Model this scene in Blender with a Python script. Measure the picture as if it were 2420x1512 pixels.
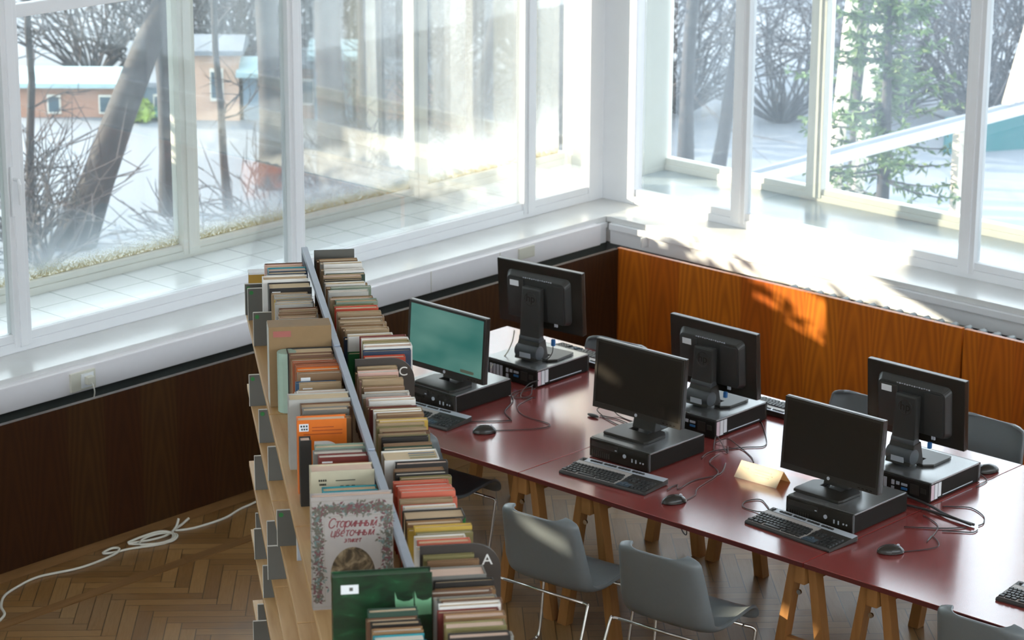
import bpy, bmesh, math, random
from mathutils import Vector, Matrix, Euler
random.seed(7)
SC = bpy.context.scene
for o in list(bpy.data.objects): bpy.data.objects.remove(o)
COL = SC.collection
PI = math.pi

# ------------------------------------------------------------------ camera, sky, sun, exposure
cam = bpy.data.cameras.new('camera'); cam_ob = bpy.data.objects.new('camera', cam); COL.objects.link(cam_ob)
cam.sensor_width = 36; cam.lens = 6265.35/2420*36; cam.clip_end = 400; cam.clip_start = .1
R_ = Vector((0.73338713, 0.6798001, 0.00389085)); U_ = Vector((-0.19583075, 0.20577989, 0.95880392)); F_ = Vector((-0.65099434, 0.7039364, -0.28404209))
mw = Matrix((R_, U_, -F_)).transposed().to_4x4(); mw.translation = Vector((9.2705, -10.9076, 4.5742))
cam_ob.matrix_world = mw
cam.dof.use_dof = True; cam.dof.focus_distance = 9.6; cam.dof.aperture_fstop = 6.3
SC.camera = cam_ob

world = bpy.data.worlds.new('winter_sky'); SC.world = world; world.use_nodes = True
wn = world.node_tree.nodes['Background']; wn.inputs[0].default_value = (.86, .93, 1, 1); wn.inputs[1].default_value = 2.1

sun = bpy.data.lights.new('sun', 'SUN'); sun_ob = bpy.data.objects.new('sun', sun); COL.objects.link(sun_ob)
sun.energy = 7.0; sun.angle = math.radians(.35); sun.color = (1, .83, .62)
SUN_DIR = Vector((1, .64, -.30)).normalized()
sun_ob.rotation_euler = SUN_DIR.to_track_quat('-Z', 'Y').to_euler()
sun_ob.location = (-20, -15, 12)

SC.view_settings.view_transform = 'Standard'; SC.view_settings.look = 'None'
SC.view_settings.exposure = 1.45; SC.view_settings.gamma = 1; SC.view_settings.use_curve_mapping = False
SC.cycles.use_denoising = True
SC.cycles.max_bounces = 8; SC.cycles.diffuse_bounces = 5; SC.cycles.glossy_bounces = 3; SC.cycles.transparent_max_bounces = 14
SC.cycles.caustics_reflective = False; SC.cycles.caustics_refractive = False
SC.cycles.sample_clamp_indirect = 6

# ------------------------------------------------------------------ materials
def nt(name):
    m = bpy.data.materials.new(name); m.use_nodes = True
    t = m.node_tree; return m, t, t.nodes, t.links, t.nodes['Principled BSDF']
def setp(b, rough=.5, metal=0, spec=.5):
    b.inputs['Roughness'].default_value = rough; b.inputs['Metallic'].default_value = metal
    b.inputs['Specular IOR Level'].default_value = spec
def rgb(c): return (c[0], c[1], c[2], 1)
def mixrgb(N, L, fac, a, b, blend='MIX'):
    n = N.new('ShaderNodeMix'); n.data_type = 'RGBA'; n.blend_type = blend
    for s, v in ((n.inputs[0], fac), (n.inputs[6], a), (n.inputs[7], b)):
        if isinstance(v, bpy.types.NodeSocket): L.new(v, s)
        else: s.default_value = rgb(v) if isinstance(v, (tuple, list)) else v
    return n.outputs[2]
def mth(N, L, op, a, b=None, c=None):
    n = N.new('ShaderNodeMath'); n.operation = op
    for s, v in zip(n.inputs, (a, b, c)):
        if v is None: continue
        if isinstance(v, bpy.types.NodeSocket): L.new(v, s)
        else: s.default_value = v
    return n.outputs[0]
def objco(N, L, scale=(1, 1, 1), rot=(0, 0, 0), loc=(0, 0, 0)):
    tc = N.new('ShaderNodeTexCoord'); mp = N.new('ShaderNodeMapping')
    mp.inputs['Scale'].default_value = scale; mp.inputs['Rotation'].default_value = rot; mp.inputs['Location'].default_value = loc
    L.new(tc.outputs['Object'], mp.inputs[0]); return mp.outputs[0]
def noise(N, L, vec, scale, detail=3, dist=0):
    n = N.new('ShaderNodeTexNoise'); n.inputs['Scale'].default_value = scale; n.inputs['Detail'].default_value = detail
    n.inputs['Distortion'].default_value = dist
    if vec is not None: L.new(vec, n.inputs['Vector'])
    return n.outputs['Fac']
def ramp(N, L, fac, stops):
    r = N.new('ShaderNodeValToRGB'); e = r.color_ramp.elements
    while len(e) < len(stops): e.new(.5)
    for i, (p, c) in enumerate(stops): e[i].position = p; e[i].color = rgb(c)
    L.new(fac, r.inputs[0]); return r.outputs[0]
def bump(N, L, b, h, strength=.2, dist=.01):
    n = N.new('ShaderNodeBump'); n.inputs['Strength'].default_value = strength; n.inputs['Distance'].default_value = dist
    L.new(h, n.inputs['Height']); L.new(n.outputs[0], b.inputs['Normal'])
def plain(name, c, rough=.5, metal=0, spec=.5, var=.06, scale=30, bmp=0):
    m, t, N, L, b = nt(name); setp(b, rough, metal, spec)
    v = objco(N, L); f = noise(N, L, v, scale)
    d = tuple(max(0, x*(1-var)) for x in c); e = tuple(min(1, x*(1+var)) for x in c)
    L.new(mixrgb(N, L, f, d, e), b.inputs['Base Color'])
    if bmp: bump(N, L, b, f, bmp, .004)
    return m
def wood(name, c1, c2, axis='x', scale=6, stretch=12, rough=.45, spec=.4):
    m, t, N, L, b = nt(name); setp(b, rough, 0, spec)
    s = {'x': (1/stretch, 1, 1), 'y': (1, 1/stretch, 1), 'z': (1, 1, 1/stretch)}[axis]
    v = objco(N, L, s); f = noise(N, L, v, scale*4, 5, .6)
    L.new(ramp(N, L, f, [(.3, c1), (.7, c2)]), b.inputs['Base Color']); bump(N, L, b, f, .08, .003)
    return m

M = {}
M['paint'] = plain('white_window_paint', (.80, .81, .83), .38, var=.03, scale=9)
M['oldpaint'] = plain('cream_window_paint', (.80, .78, .71), .5, var=.05, scale=14)
M['wallpaint'] = plain('white_wall_paint', (.84, .83, .81), .7, var=.03, scale=4)
M['column'] = plain('pale_grey_plaster', (.62, .63, .58), .75, var=.05, scale=6)
M['trunking'] = plain('off_white_plastic', (.84, .81, .83), .4, var=.02)
M['plug'] = plain('cream_plastic', (.66, .64, .55), .45, var=.03)
M['blackp'] = plain('black_plastic', (.026, .022, .018), .38, var=.1, spec=.5)
M['blackgloss'] = plain('glossy_black_plastic', (.022, .019, .015), .24, var=.1, spec=.5)
M['darkcase'] = plain('charcoal_metal_case', (.016, .013, .011), .55, 0, .12, var=.05)
M['casetop'] = plain('charcoal_case_lid', (.30, .30, .30), .27, .75, var=.05)
M['monback'] = plain('dark_grey_plastic', (.036, .036, .034), .40, var=.06)
M['edgelit'] = plain('lit_edge_grey', (.30, .30, .30), .35)  # light catching the monitor's top edge, painted as a paler grey
M['silver'] = plain('silver_plastic', (.56, .60, .66), .32, .25, var=.04)
M['keycap'] = plain('black_keycaps', (.024, .024, .024), .42, var=.08)
M['keybed'] = plain('pale_grey_key_bed', (.42, .38, .36), .4)  # pale key gaps stand in for light glancing off the keys
M['arrowkey'] = plain('slate_blue_keycaps', (.05, .075, .10), .4, var=.08)
M['chrome'] = plain('brushed_chrome', (.62, .60, .57), .22, 1, var=.04)
M['chair'] = plain('grey_chair_plastic', (.165, .185, .198), .36, var=.04, scale=60, bmp=.02)
M['marble'] = plain('grey_white_marble', (.66, .66, .65), .22, var=.10, scale=5)
M['steel'] = plain('blue_grey_painted_steel', (.34, .38, .45), .4, .3, var=.06)
M['plate'] = plain('grey_divider_board', (.105, .102, .09), .6, var=.05)
M['plateedge'] = plain('pale_divider_edge', (.55, .54, .50), .6)
M['greendot'] = plain('green_sticker', (.03, .19, .05), .6)
M['yellowdot'] = plain('yellow_sticker', (.42, .40, .02), .6)
M['letterplate'] = plain('dark_brown_letter_plate', (.045, .036, .030), .5)
M['whitemark'] = plain('white_print', (.80, .80, .78), .6)
M['label'] = plain('white_paper_label', (.80, .82, .84), .6, var=.06, scale=200)
M['pinklabel'] = plain('pink_paper_label', (.72, .55, .60), .6, var=.06, scale=200)
M['edgeroll'] = plain('satin_dark_plastic', (.07, .078, .085), .28)
M['bluevga'] = plain('blue_plug', (.03, .16, .42), .4)
M['cable_b'] = plain('black_cable_rubber', (.022, .021, .02), .45)
M['cable_w'] = plain('white_cable_rubber', (.62, .60, .52), .5)
M['radiator'] = plain('dark_radiator_iron', (.075, .085, .085), .4, .3, var=.2, scale=8)
M['bracket'] = plain('painted_bracket', (.70, .71, .72), .4)
M['snow'] = plain('snow', (.19, .21, .24), .85, var=.05, scale=.8)
M['bark'] = plain('grey_brown_bark', (.034, .031, .034), .85, var=.4, scale=9, bmp=.4)
M['barkl'] = plain('pale_birch_bark', (.62, .56, .46), .8, var=.35, scale=7)
M['twig'] = plain('dark_twigs', (.05, .043, .046), .9, var=.3, scale=3)
M['spruce'] = plain('spruce_needles', (.055, .105, .022), .7, var=.5, scale=3)
M['brickred'] = plain('faded_red_brick', (.42, .24, .18), .85, var=.25, scale=1.2)
M['peach'] = plain('peach_render', (.62, .42, .32), .85, var=.2, scale=2)
M['roofteal'] = plain('pale_teal_roof', (.36, .50, .54), .6, var=.1, scale=2)
M['ochre'] = plain('ochre_render', (.52, .42, .25), .85, var=.15, scale=1.5)
M['bluewall'] = plain('blue_grey_boards', (.22, .30, .38), .8, var=.2, scale=2)
M['darkwin'] = plain('dark_house_window', (.06, .10, .13), .2)
M['tealfence'] = plain('teal_fence_paint', (.02, .14, .15), .6, var=.12, scale=3)
M['concrete'] = plain('weathered_concrete', (.50, .48, .45), .85, var=.12, scale=3)
M['timberwhite'] = plain('pale_weathered_timber', (.50, .44, .35), .7, var=.1, scale=4)
M['trestle'] = wood('honey_pine', (.26, .115, .034), (.39, .19, .065), 'z', 5, 14, .42)
M['plank'] = wood('light_beech_plank', (.44, .255, .10), (.60, .39, .19), 'y', 7, 14, .45)
M['paper'] = plain('aged_paper_pages', (.70, .58, .43), .85, var=.08, scale=120)
M['tealscreen'] = None

# striped page block: fine leaf lines
def pages_mat(name, c):
    m, t, N, L, b = nt(name); setp(b, .85, 0, .2)
    v = objco(N, L, (4, 900, 4)); f = noise(N, L, v, 1, 2)
    L.new(ramp(N, L, f, [(.25, tuple(x*.72 for x in c)), (.6, c)]), b.inputs['Base Color']); return m
PAGES = [pages_mat('page_edges_%s' % n, c) for n, c in (('cream', (.82, .66, .47)), ('tan', (.66, .50, .33)), ('white', (.82, .76, .68)), ('straw', (.76, .61, .41)), ('pink', (.80, .60, .49)))]

# lit teal screen
def screen_teal():
    m, t, N, L, b = nt('lit_teal_screen'); setp(b, .18, 0, .5)
    tc = N.new('ShaderNodeTexCoord'); sx = N.new('ShaderNodeSeparateXYZ'); L.new(tc.outputs['Generated'], sx.inputs[0])
    f = noise(N, L, tc.outputs['Generated'], 1.6, 2)
    c = ramp(N, L, f, [(.3, (.03, .16, .135)), (.7, (.115, .27, .225))])
    b.inputs['Base Color'].default_value = (.02, .03, .03, 1)
    L.new(c, b.inputs['Emission Color']); b.inputs['Emission Strength'].default_value = .30
    return m
M['tealscreen'] = screen_teal()
M['screen'] = plain('dark_matt_screen', (.022, .018, .014), .30, var=.05, spec=.3)

# glass: clear and dusty
def glass(name, tint, gloss, dust, dirty_low):
    m = bpy.data.materials.new(name); m.use_nodes = True; t = m.node_tree; N = t.nodes; L = t.links
    N.remove(N['Principled BSDF']); out = N['Material Output']
    tr = N.new('ShaderNodeBsdfTransparent'); tr.inputs[0].default_value = rgb(tint)
    gl = N.new('ShaderNodeBsdfGlossy'); gl.inputs['Roughness'].default_value = .02
    fr = N.new('ShaderNodeFresnel'); fr.inputs[0].default_value = 1.45
    mx = N.new('ShaderNodeMixShader'); L.new(mth(N, L, 'MULTIPLY', fr.outputs[0], gloss), mx.inputs[0]); L.new(tr.outputs[0], mx.inputs[1]); L.new(gl.outputs[0], mx.inputs[2])
    df = N.new('ShaderNodeBsdfTranslucent'); df.inputs[0].default_value = (.70, .78, .88, 1)
    v = objco(N, L); sx = N.new('ShaderNodeSeparateXYZ'); L.new(v, sx.inputs[0])
    st = noise(N, L, objco(N, L, (5, 5, .6)), 1.2, 4)
    d = mth(N, L, 'MULTIPLY', st, dust)
    if dirty_low:
        h = mth(N, L, 'SUBTRACT', 1.0, mth(N, L, 'MULTIPLY', sx.outputs[2], 2.6)); h = mth(N, L, 'MAXIMUM', h, 0.0)
        h = mth(N, L, 'POWER', h, 1.6)
        d = mth(N, L, 'ADD', d, mth(N, L, 'MULTIPLY', h, .34))
        sp = noise(N, L, v, 130, 3)
        hh = mth(N, L, 'SUBTRACT', 1.0, mth(N, L, 'MULTIPLY', sx.outputs[2], 9.0)); hh = mth(N, L, 'MAXIMUM', hh, 0.0)
        spk = mth(N, L, 'GREATER_THAN', mth(N, L, 'ADD', sp, mth(N, L, 'MULTIPLY', hh, .20)), .645)
        colr = mixrgb(N, L, mth(N, L, 'MULTIPLY', spk, mth(N, L, 'MINIMUM', hh, 1.0)), (.74, .80, .86), (.26, .22, .08))
        colr = mixrgb(N, L, mth(N, L, 'MULTIPLY', hh, .5), colr, (.80, .70, .42), 'MULTIPLY')
        L.new(colr, df.inputs[0])
        d = mth(N, L, 'MAXIMUM', d, mth(N, L, 'MULTIPLY', spk, mth(N, L, 'MINIMUM', mth(N, L, 'MULTIPLY', hh, 1.3), .85)))
    d = mth(N, L, 'MINIMUM', d, .9)
    m2 = N.new('ShaderNodeMixShader'); L.new(d, m2.inputs[0]); L.new(mx.outputs[0], m2.inputs[1]); L.new(df.outputs[0], m2.inputs[2])
    L.new(m2.outputs[0], out.inputs[0]); return m
M['glass'] = glass('clear_window_glass', (.97, .985, .98), .55, .05, False)
M['hazyglass'] = glass('hazy_window_glass', (.95, .97, .98), .5, .09, False)
M['dirtyglass'] = glass('dusty_window_glass', (.95, .97, .97), .35, .05, True)

# parquet herringbone
def parquet():
    m, t, N, L, b = nt('oak_herringbone_parquet')
    n = 6; w = .068
    v = objco(N, L, (1/w, 1/w, 1/w), (0, 0, math.radians(45)), (400, 400, 0))
    s = N.new('ShaderNodeSeparateXYZ'); L.new(v, s.inputs[0]); x, y = s.outputs[0], s.outputs[1]
    i = mth(N, L, 'FLOOR', x); j = mth(N, L, 'FLOOR', y)
    k = mth(N, L, 'FLOORED_MODULO', mth(N, L, 'SUBTRACT', i, j), 2*n)
    hor = mth(N, L, 'LESS_THAN', k, n-.5)
    fx = mth(N, L, 'FRACT', x); fy = mth(N, L, 'FRACT', y)
    i0 = mth(N, L, 'SUBTRACT', i, k)
    kk = mth(N, L, 'SUBTRACT', 2*n-1, k); j0 = mth(N, L, 'SUBTRACT', j, kk)
    def sel(a, c):  # hor ? a : c
        return mth(N, L, 'ADD', mth(N, L, 'MULTIPLY', hor, a), mth(N, L, 'MULTIPLY', mth(N, L, 'SUBTRACT', 1.0, hor), c))
    lu = sel(mth(N, L, 'SUBTRACT', x, i0), mth(N, L, 'SUBTRACT', y, j0))
    lv = sel(fy, fx)
    ida = sel(i0, i); idb = sel(j, j0)
    cb = N.new('ShaderNodeCombineXYZ'); L.new(ida, cb.inputs[0]); L.new(idb, cb.inputs[1]); L.new(hor, cb.inputs[2])
    wn_ = N.new('ShaderNodeTexWhiteNoise'); wn_.noise_dimensions = '3D'; L.new(cb.outputs[0], wn_.inputs[0])
    gv = N.new('ShaderNodeCombineXYZ'); L.new(mth(N, L, 'MULTIPLY', lu, .5), gv.inputs[0]); L.new(mth(N, L, 'MULTIPLY', lv, 6), gv.inputs[1]); L.new(mth(N, L, 'MULTIPLY', wn_.outputs[0], 50), gv.inputs[2])
    g = noise(N, L, gv.outputs[0], 1.2, 5, .8)
    base = ramp(N, L, wn_.outputs[0], [(0, (.20, .100, .032)), (.5, (.285, .150, .050)), (1, (.38, .215, .080))])
    col = mixrgb(N, L, mth(N, L, 'MULTIPLY', g, .55), base, (.15, .072, .022))
    # worn bleached and dark stains
    big = noise(N, L, objco(N, L), .9, 4); col = mixrgb(N, L, mth(N, L, 'MULTIPLY', mth(N, L, 'MAXIMUM', mth(N, L, 'SUBTRACT', big, .54), 0.0), 1.3), col, (.36, .30, .22))
    st = noise(N, L, objco(N, L, (1, 1, 1), (0, 0, 0), (3.1, 7.7, 0)), 1.7, 3)
    col = mixrgb(N, L, mth(N, L, 'MULTIPLY', mth(N, L, 'MAXIMUM', mth(N, L, 'SUBTRACT', st, .66), 0.0), 5.0), col, (.08, .065, .06))
    e1 = mth(N, L, 'MINIMUM', lv, mth(N, L, 'SUBTRACT', 1.0, lv)); e2 = mth(N, L, 'MINIMUM', lu, mth(N, L, 'SUBTRACT', float(n), lu))
    ed = mth(N, L, 'MINIMUM', e1, e2); line = mth(N, L, 'LESS_THAN', ed, .035)
    col = mixrgb(N, L, mth(N, L, 'MULTIPLY', line, .75), col, (.05, .03, .015))
    L.new(col, b.inputs['Base Color']); setp(b, .34, 0, .5)
    L.new(mth(N, L, 'ADD', mth(N, L, 'MULTIPLY', g, .2), .24), b.inputs['Roughness'])
    bump(N, L, b, mth(N, L, 'SUBTRACT', mth(N, L, 'MULTIPLY', wn_.outputs[0], .3), line), .12, .004)
    return m
M['parquet'] = parquet()
M['borderwood'] = wood('oak_border_strip', (.17, .085, .03), (.27, .145, .06), 'y', 5, 12, .35)

# red-brown veneer panel, cathedral grain; ax = horizontal axis of the panel
def veneer(name, ax, k=(1, 1, 1)):
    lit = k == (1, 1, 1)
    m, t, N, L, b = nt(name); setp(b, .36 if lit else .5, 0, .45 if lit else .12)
    v = objco(N, L); s = N.new('ShaderNodeSeparateXYZ'); L.new(v, s.inputs[0]); u = s.outputs[0 if ax == 'x' else 1]; z = s.outputs[2]
    leaf = mth(N, L, 'MULTIPLY', u, 1/.215); li = mth(N, L, 'FLOOR', leaf); lf = mth(N, L, 'SUBTRACT', mth(N, L, 'FRACT', leaf), .5)
    wn_ = N.new('ShaderNodeTexWhiteNoise'); wn_.noise_dimensions = '1D'; L.new(li, wn_.inputs['W'])
    # nested arches: value = z*a - |lf|^2*b with distortion
    cx = mth(N, L, 'POWER', mth(N, L, 'ABSOLUTE', lf), 1.5)
    nz = noise(N, L, objco(N, L, (1, 1, .25)), 5, 3)
    arch = mth(N, L, 'ADD', mth(N, L, 'ADD', mth(N, L, 'MULTIPLY', z, 3.4), mth(N, L, 'MULTIPLY', cx, 8.0)), mth(N, L, 'ADD', mth(N, L, 'MULTIPLY', nz, 1.5), mth(N, L, 'MULTIPLY', wn_.outputs[0], 9)))
    ring = mth(N, L, 'ABSOLUTE', mth(N, L, 'SUBTRACT', mth(N, L, 'FRACT', arch), .5))
    fine = noise(N, L, objco(N, L, (60, 60, 1.5)), 1, 3)
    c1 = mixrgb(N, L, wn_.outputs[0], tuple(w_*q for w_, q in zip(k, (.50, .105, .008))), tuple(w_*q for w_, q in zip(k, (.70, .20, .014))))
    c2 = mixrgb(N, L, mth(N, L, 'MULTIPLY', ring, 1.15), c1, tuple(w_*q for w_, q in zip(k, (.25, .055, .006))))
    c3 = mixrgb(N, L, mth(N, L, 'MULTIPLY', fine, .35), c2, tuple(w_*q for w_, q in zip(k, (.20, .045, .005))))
    L.new(c3, b.inputs['Base Color']); return m
M['veneer_x'] = veneer('red_brown_veneer', 'x'); M['veneer_y'] = veneer('dark_stained_veneer', 'y', (.085, .14, .6))  # left wall's copy: its shade is darkened into the veneer colour

def redtop():
    m, t, N, L, b = nt('red_lacquered_tabletop'); setp(b, .2, 0, .75)
    v = objco(N, L, (.6, 4, 1)); f = noise(N, L, v, 6, 5, .3)
    L.new(mixrgb(N, L, f, (.225, .036, .032), (.29, .050, .044)), b.inputs['Base Color'])
    r = noise(N, L, objco(N, L), 3, 4); L.new(mth(N, L, 'ADD', mth(N, L, 'MULTIPLY', r, .12), .14), b.inputs['Roughness'])
    return m
M['redtop'] = redtop(); _b = M['redtop'].node_tree.nodes['Principled BSDF']; _b.inputs['Coat Weight'].default_value = 1; _b.inputs['Coat Roughness'].default_value = .17; _b.inputs['Coat IOR'].default_value = 1.5

def tiles(name, ca, cb_):
    m, t, N, L, b = nt(name); setp(b, .2, 0, .5)
    v = objco(N, L, (1/.24, 1/.24, 1)); s = N.new('ShaderNodeSeparateXYZ'); L.new(v, s.inputs[0])
    def edge(a): fr = mth(N, L, 'FRACT', a); return mth(N, L, 'MINIMUM', fr, mth(N, L, 'SUBTRACT', 1.0, fr))
    g = mth(N, L, 'LESS_THAN', mth(N, L, 'MINIMUM', edge(s.outputs[0]), edge(s.outputs[1])), .012)
    f = noise(N, L, objco(N, L), 3)
    c = mixrgb(N, L, f, ca, cb_); L.new(mixrgb(N, L, g, c, (.34, .36, .35)), b.inputs['Base Color']); return m
M['tiles'] = tiles('white_ledge_tiles', (.76, .78, .79), (.84, .85, .85)); M['tiles_shaded'] = tiles('grey_blue_ledge_tiles', (.26, .31, .33), (.34, .38, .39))  # second set is greyer: the right ledge's shade put into its colour

def cover_mat(name, c, rough=.5):
    return plain(name, c, rough, var=.12, scale=25)
CM = {}
def cover(c, rough=.5):
    key = (tuple(c), rough)
    if key not in CM: CM[key] = cover_mat('book_cover_%02d' % len(CM), c, rough)
    return CM[key]

# ------------------------------------------------------------------ mesh helpers
class MB:
    def __init__(s): s.bm = bmesh.new()
    def box(s, lo, hi, rot=None, piv=None):
        x0, y0, z0 = lo; x1, y1, z1 = hi
        vs = [s.bm.verts.new(p) for p in ((x0,y0,z0),(x1,y0,z0),(x1,y1,z0),(x0,y1,z0),(x0,y0,z1),(x1,y0,z1),(x1,y1,z1),(x0,y1,z1))]
        for f in ((3,2,1,0),(4,5,6,7),(0,1,5,4),(1,2,6,5),(2,3,7,6),(3,0,4,7)): s.bm.faces.new([vs[i] for i in f])
        if rot is not None:
            mt = Euler(rot).to_matrix(); pv = Vector(piv or ((x0+x1)/2, (y0+y1)/2, (z0+z1)/2))
            for v in vs: v.co = mt @ (v.co-pv) + pv
        return s
    def hexa(s, pts):
        vs = [s.bm.verts.new(p) for p in pts]
        for f in ((3,2,1,0),(4,5,6,7),(0,1,5,4),(1,2,6,5),(2,3,7,6),(3,0,4,7)): s.bm.faces.new([vs[i] for i in f])
        return s
    def prism(s, outline, z0, z1, axis='z'):
        def P(u, v, w):
            return {'z': (u, v, w), 'y': (u, w, v), 'x': (w, u, v)}[axis]
        a = [s.bm.verts.new(P(u, v, z0)) for u, v in outline]; c = [s.bm.verts.new(P(u, v, z1)) for u, v in outline]
        n = len(outline); s.bm.faces.new(a[::-1]); s.bm.faces.new(c)
        for i in range(n): s.bm.faces.new([a[i], a[(i+1) % n], c[(i+1) % n], c[i]])
        return s
    def tube(s, pts, r, seg=8, caps=True):
        pts = [Vector(p) for p in pts]; rr = r if isinstance(r, (list, tuple)) else [r]*len(pts)
        rings = []; up = None
        for i, p in enumerate(pts):
            d = (pts[min(i+1, len(pts)-1)] - pts[max(i-1, 0)])
            if d.length < 1e-9: d = Vector((0, 0, 1))
            d.normalize()
            if up is None:
                up = Vector((0, 0, 1)) if abs(d.z) < .9 else Vector((1, 0, 0))
            a = d.cross(up)
            if a.length < 1e-6: a = d.orthogonal()
            a.normalize(); b = a.cross(d).normalized(); up = b
            rings.append([s.bm.verts.new(p + (a*math.cos(2*PI*k/seg) + b*math.sin(2*PI*k/seg))*rr[i]) for k in range(seg)])
        for q, w in zip(rings, rings[1:]):
            for k in range(seg): s.bm.faces.new([q[k], q[(k+1) % seg], w[(k+1) % seg], w[k]])
        if caps: s.bm.faces.new(rings[0][::-1]); s.bm.faces.new(rings[-1])
        return s
    def grid(s, rows, close=False):
        vr = [[s.bm.verts.new(p) for p in r] for r in rows]
        for a, b in zip(vr, vr[1:]):
            for k in range(len(a)-1): s.bm.faces.new([a[k], a[k+1], b[k+1], b[k]])
        return s
    def ellipsoid(s, c, r, nu=16, nv=10, zmin=-1):
        rows = []
        for j in range(nv+1):
            th = math.acos(max(-1, min(1, 1-(1-zmin)*j/nv)))
            rows.append([(c[0]+r[0]*math.sin(th)*math.cos(2*PI*i/nu), c[1]+r[1]*math.sin(th)*math.sin(2*PI*i/nu), c[2]+r[2]*math.cos(th)) for i in range(nu+1)])
        return s.grid(rows)
    def quad(s, a, b, c, d):
        s.bm.faces.new([s.bm.verts.new(p) for p in (a, b, c, d)]); return s
    def build(s, name, mat, parent=None, bev=0, smooth=False, seg=2, weld=False):
        bm = s.bm
        if weld: bmesh.ops.remove_doubles(bm, verts=bm.verts, dist=1e-5)
        bmesh.ops.recalc_face_normals(bm, faces=bm.faces)
        if bev:
            es = [e for e in bm.edges if len(e.link_faces) == 2 and e.calc_face_angle(0) > math.radians(35)]
            bmesh.ops.bevel(bm, geom=es, offset=bev, segments=seg, profile=.7, affect='EDGES', clamp_overlap=True)
        me = bpy.data.meshes.new(name); bm.to_mesh(me); bm.free()
        if smooth:
            for p in me.polygons: p.use_smooth = True
        me.materials.append(mat)
        o = bpy.data.objects.new(name, me); COL.objects.link(o)
        if parent is not None: o.parent = parent
        return o
def tag(o, label=None, cat=None, group=None, kind=None):
    if label: o['label'] = label
    if cat: o['category'] = cat
    if group: o['group'] = group
    if kind: o['kind'] = kind
    return o
def thing(name, label, cat, loc=(0, 0, 0), rz=0, group=None):
    o = bpy.data.objects.new(name, None); COL.objects.link(o); o.empty_display_size = .1
    o.location = loc; o.rotation_euler = (0, 0, rz); return tag(o, label, cat, group)
def struct(o): o['kind'] = 'structure'; return o
def copy_tree(o, parent=None):
    c = o.copy(); COL.objects.link(c)
    if parent is not None: c.parent = parent
    for ch in list(o.children): copy_tree(ch, c)
    return c
def box(name, lo, hi, mat, parent=None, bev=0):
    return MB().box(lo, hi).build(name, mat, parent, bev)
def smooth_path(pts, n=6):
    P = [Vector(p) for p in pts]; out = []
    for i in range(len(P)-1):
        p0 = P[max(i-1, 0)]; p1 = P[i]; p2 = P[i+1]; p3 = P[min(i+2, len(P)-1)]
        for k in range(n):
            t = k/n; out.append(.5*((2*p1)+(p2-p0)*t+(2*p0-5*p1+4*p2-p3)*t*t+(3*p1-p0-3*p2+p3)*t**3))
    out.append(P[-1]); return out
FONT = None
def text_mesh(name, body, size, mat, parent, loc, rot, thick=.0006, align='CENTER'):
    cu = bpy.data.curves.new(name, 'FONT'); cu.body = body; cu.size = size; cu.align_x = align; cu.align_y = 'CENTER'; cu.extrude = thick
    tmp = bpy.data.objects.new(name+'_tmp', cu); COL.objects.link(tmp)
    dg = bpy.context.evaluated_depsgraph_get(); me = bpy.data.meshes.new_from_object(tmp.evaluated_get(dg))
    bpy.data.objects.remove(tmp); bpy.data.curves.remove(cu)
    me.name = name; me.materials.clear(); me.materials.append(mat)
    o = bpy.data.objects.new(name, me); COL.objects.link(o); o.parent = parent; o.location = loc; o.rotation_euler = rot
    return o

# ------------------------------------------------------------------ the room
TH = .6636           # table height
ZS = .755            # sill
struct(box('floor', (-.56, -14, -.2), (13, .53, 0), M['parquet']))
struct(MB().box((.335, -13.9, .0005), (.40, -.35, .004)).box((.335, -.40, .0005), (12.9, -.335, .004)).build('trim_1', M['borderwood']))
struct(box('wall_left', (-1.5, -14, -1.6), (-.56, 1.5, ZS-.03), M['wallpaint']))
struct(box('wall_right', (-.56, .53, -1.6), (13, 1.5, ZS-.03), M['wallpaint']))
struct(box('wall_left_upper', (-1.5, -14, 3.7), (-.80, 1.5, 6), M['wallpaint']))
struct(box('wall_right_upper', (-.80, .78, 3.7), (13, 1.5, 6), M['wallpaint']))
struct(MB().box((-1.5, -14.2, -.2), (13.2, -14, 2.6)).box((-1.5, -14.2, 5.2), (13.2, -14, 6)).build('wall_back', M['wallpaint']))
struct(MB().box((13, -14, -.2), (13.2, 1.5, 2.6)).box((13, -14, 5.2), (13.2, 1.5, 6)).build('wall_front', M['wallpaint']))
struct(box('ceiling', (-1.5, -14.2, 6), (13.2, 1.5, 6.2), M['wallpaint']))
# wainscot panels stand free in front of the radiators
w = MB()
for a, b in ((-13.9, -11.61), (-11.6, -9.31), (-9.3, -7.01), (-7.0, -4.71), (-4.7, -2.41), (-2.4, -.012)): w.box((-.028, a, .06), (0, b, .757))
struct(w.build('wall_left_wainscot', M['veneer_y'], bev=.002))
w = MB()
for a, b in ((-.02, 2.262), (2.276, 4.56), (4.572, 6.86), (6.872, 9.16), (9.172, 12.9)): w.box((a, 0, .06), (b, .028, .757))
struct(w.build('wall_right_wainscot', M['veneer_x'], bev=.002))
struct(box('baseboard_left', (-.05, -13.9, 0), (-.03, .02, .075), M['borderwood']))
struct(box('baseboard_right', (-.03, .03, 0), (12.9, .05, .075), M['borderwood']))
# sills
s = MB().box((-.846, -13.9, ZS-.032), (-.54, .83, ZS))
struct(s.build('trim_2', M['marble'], bev=.004))
struct(MB().box((-.54, .51, ZS-.032), (12.9, .83, ZS)).build('trim_3', M['marble'], bev=.004))
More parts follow.
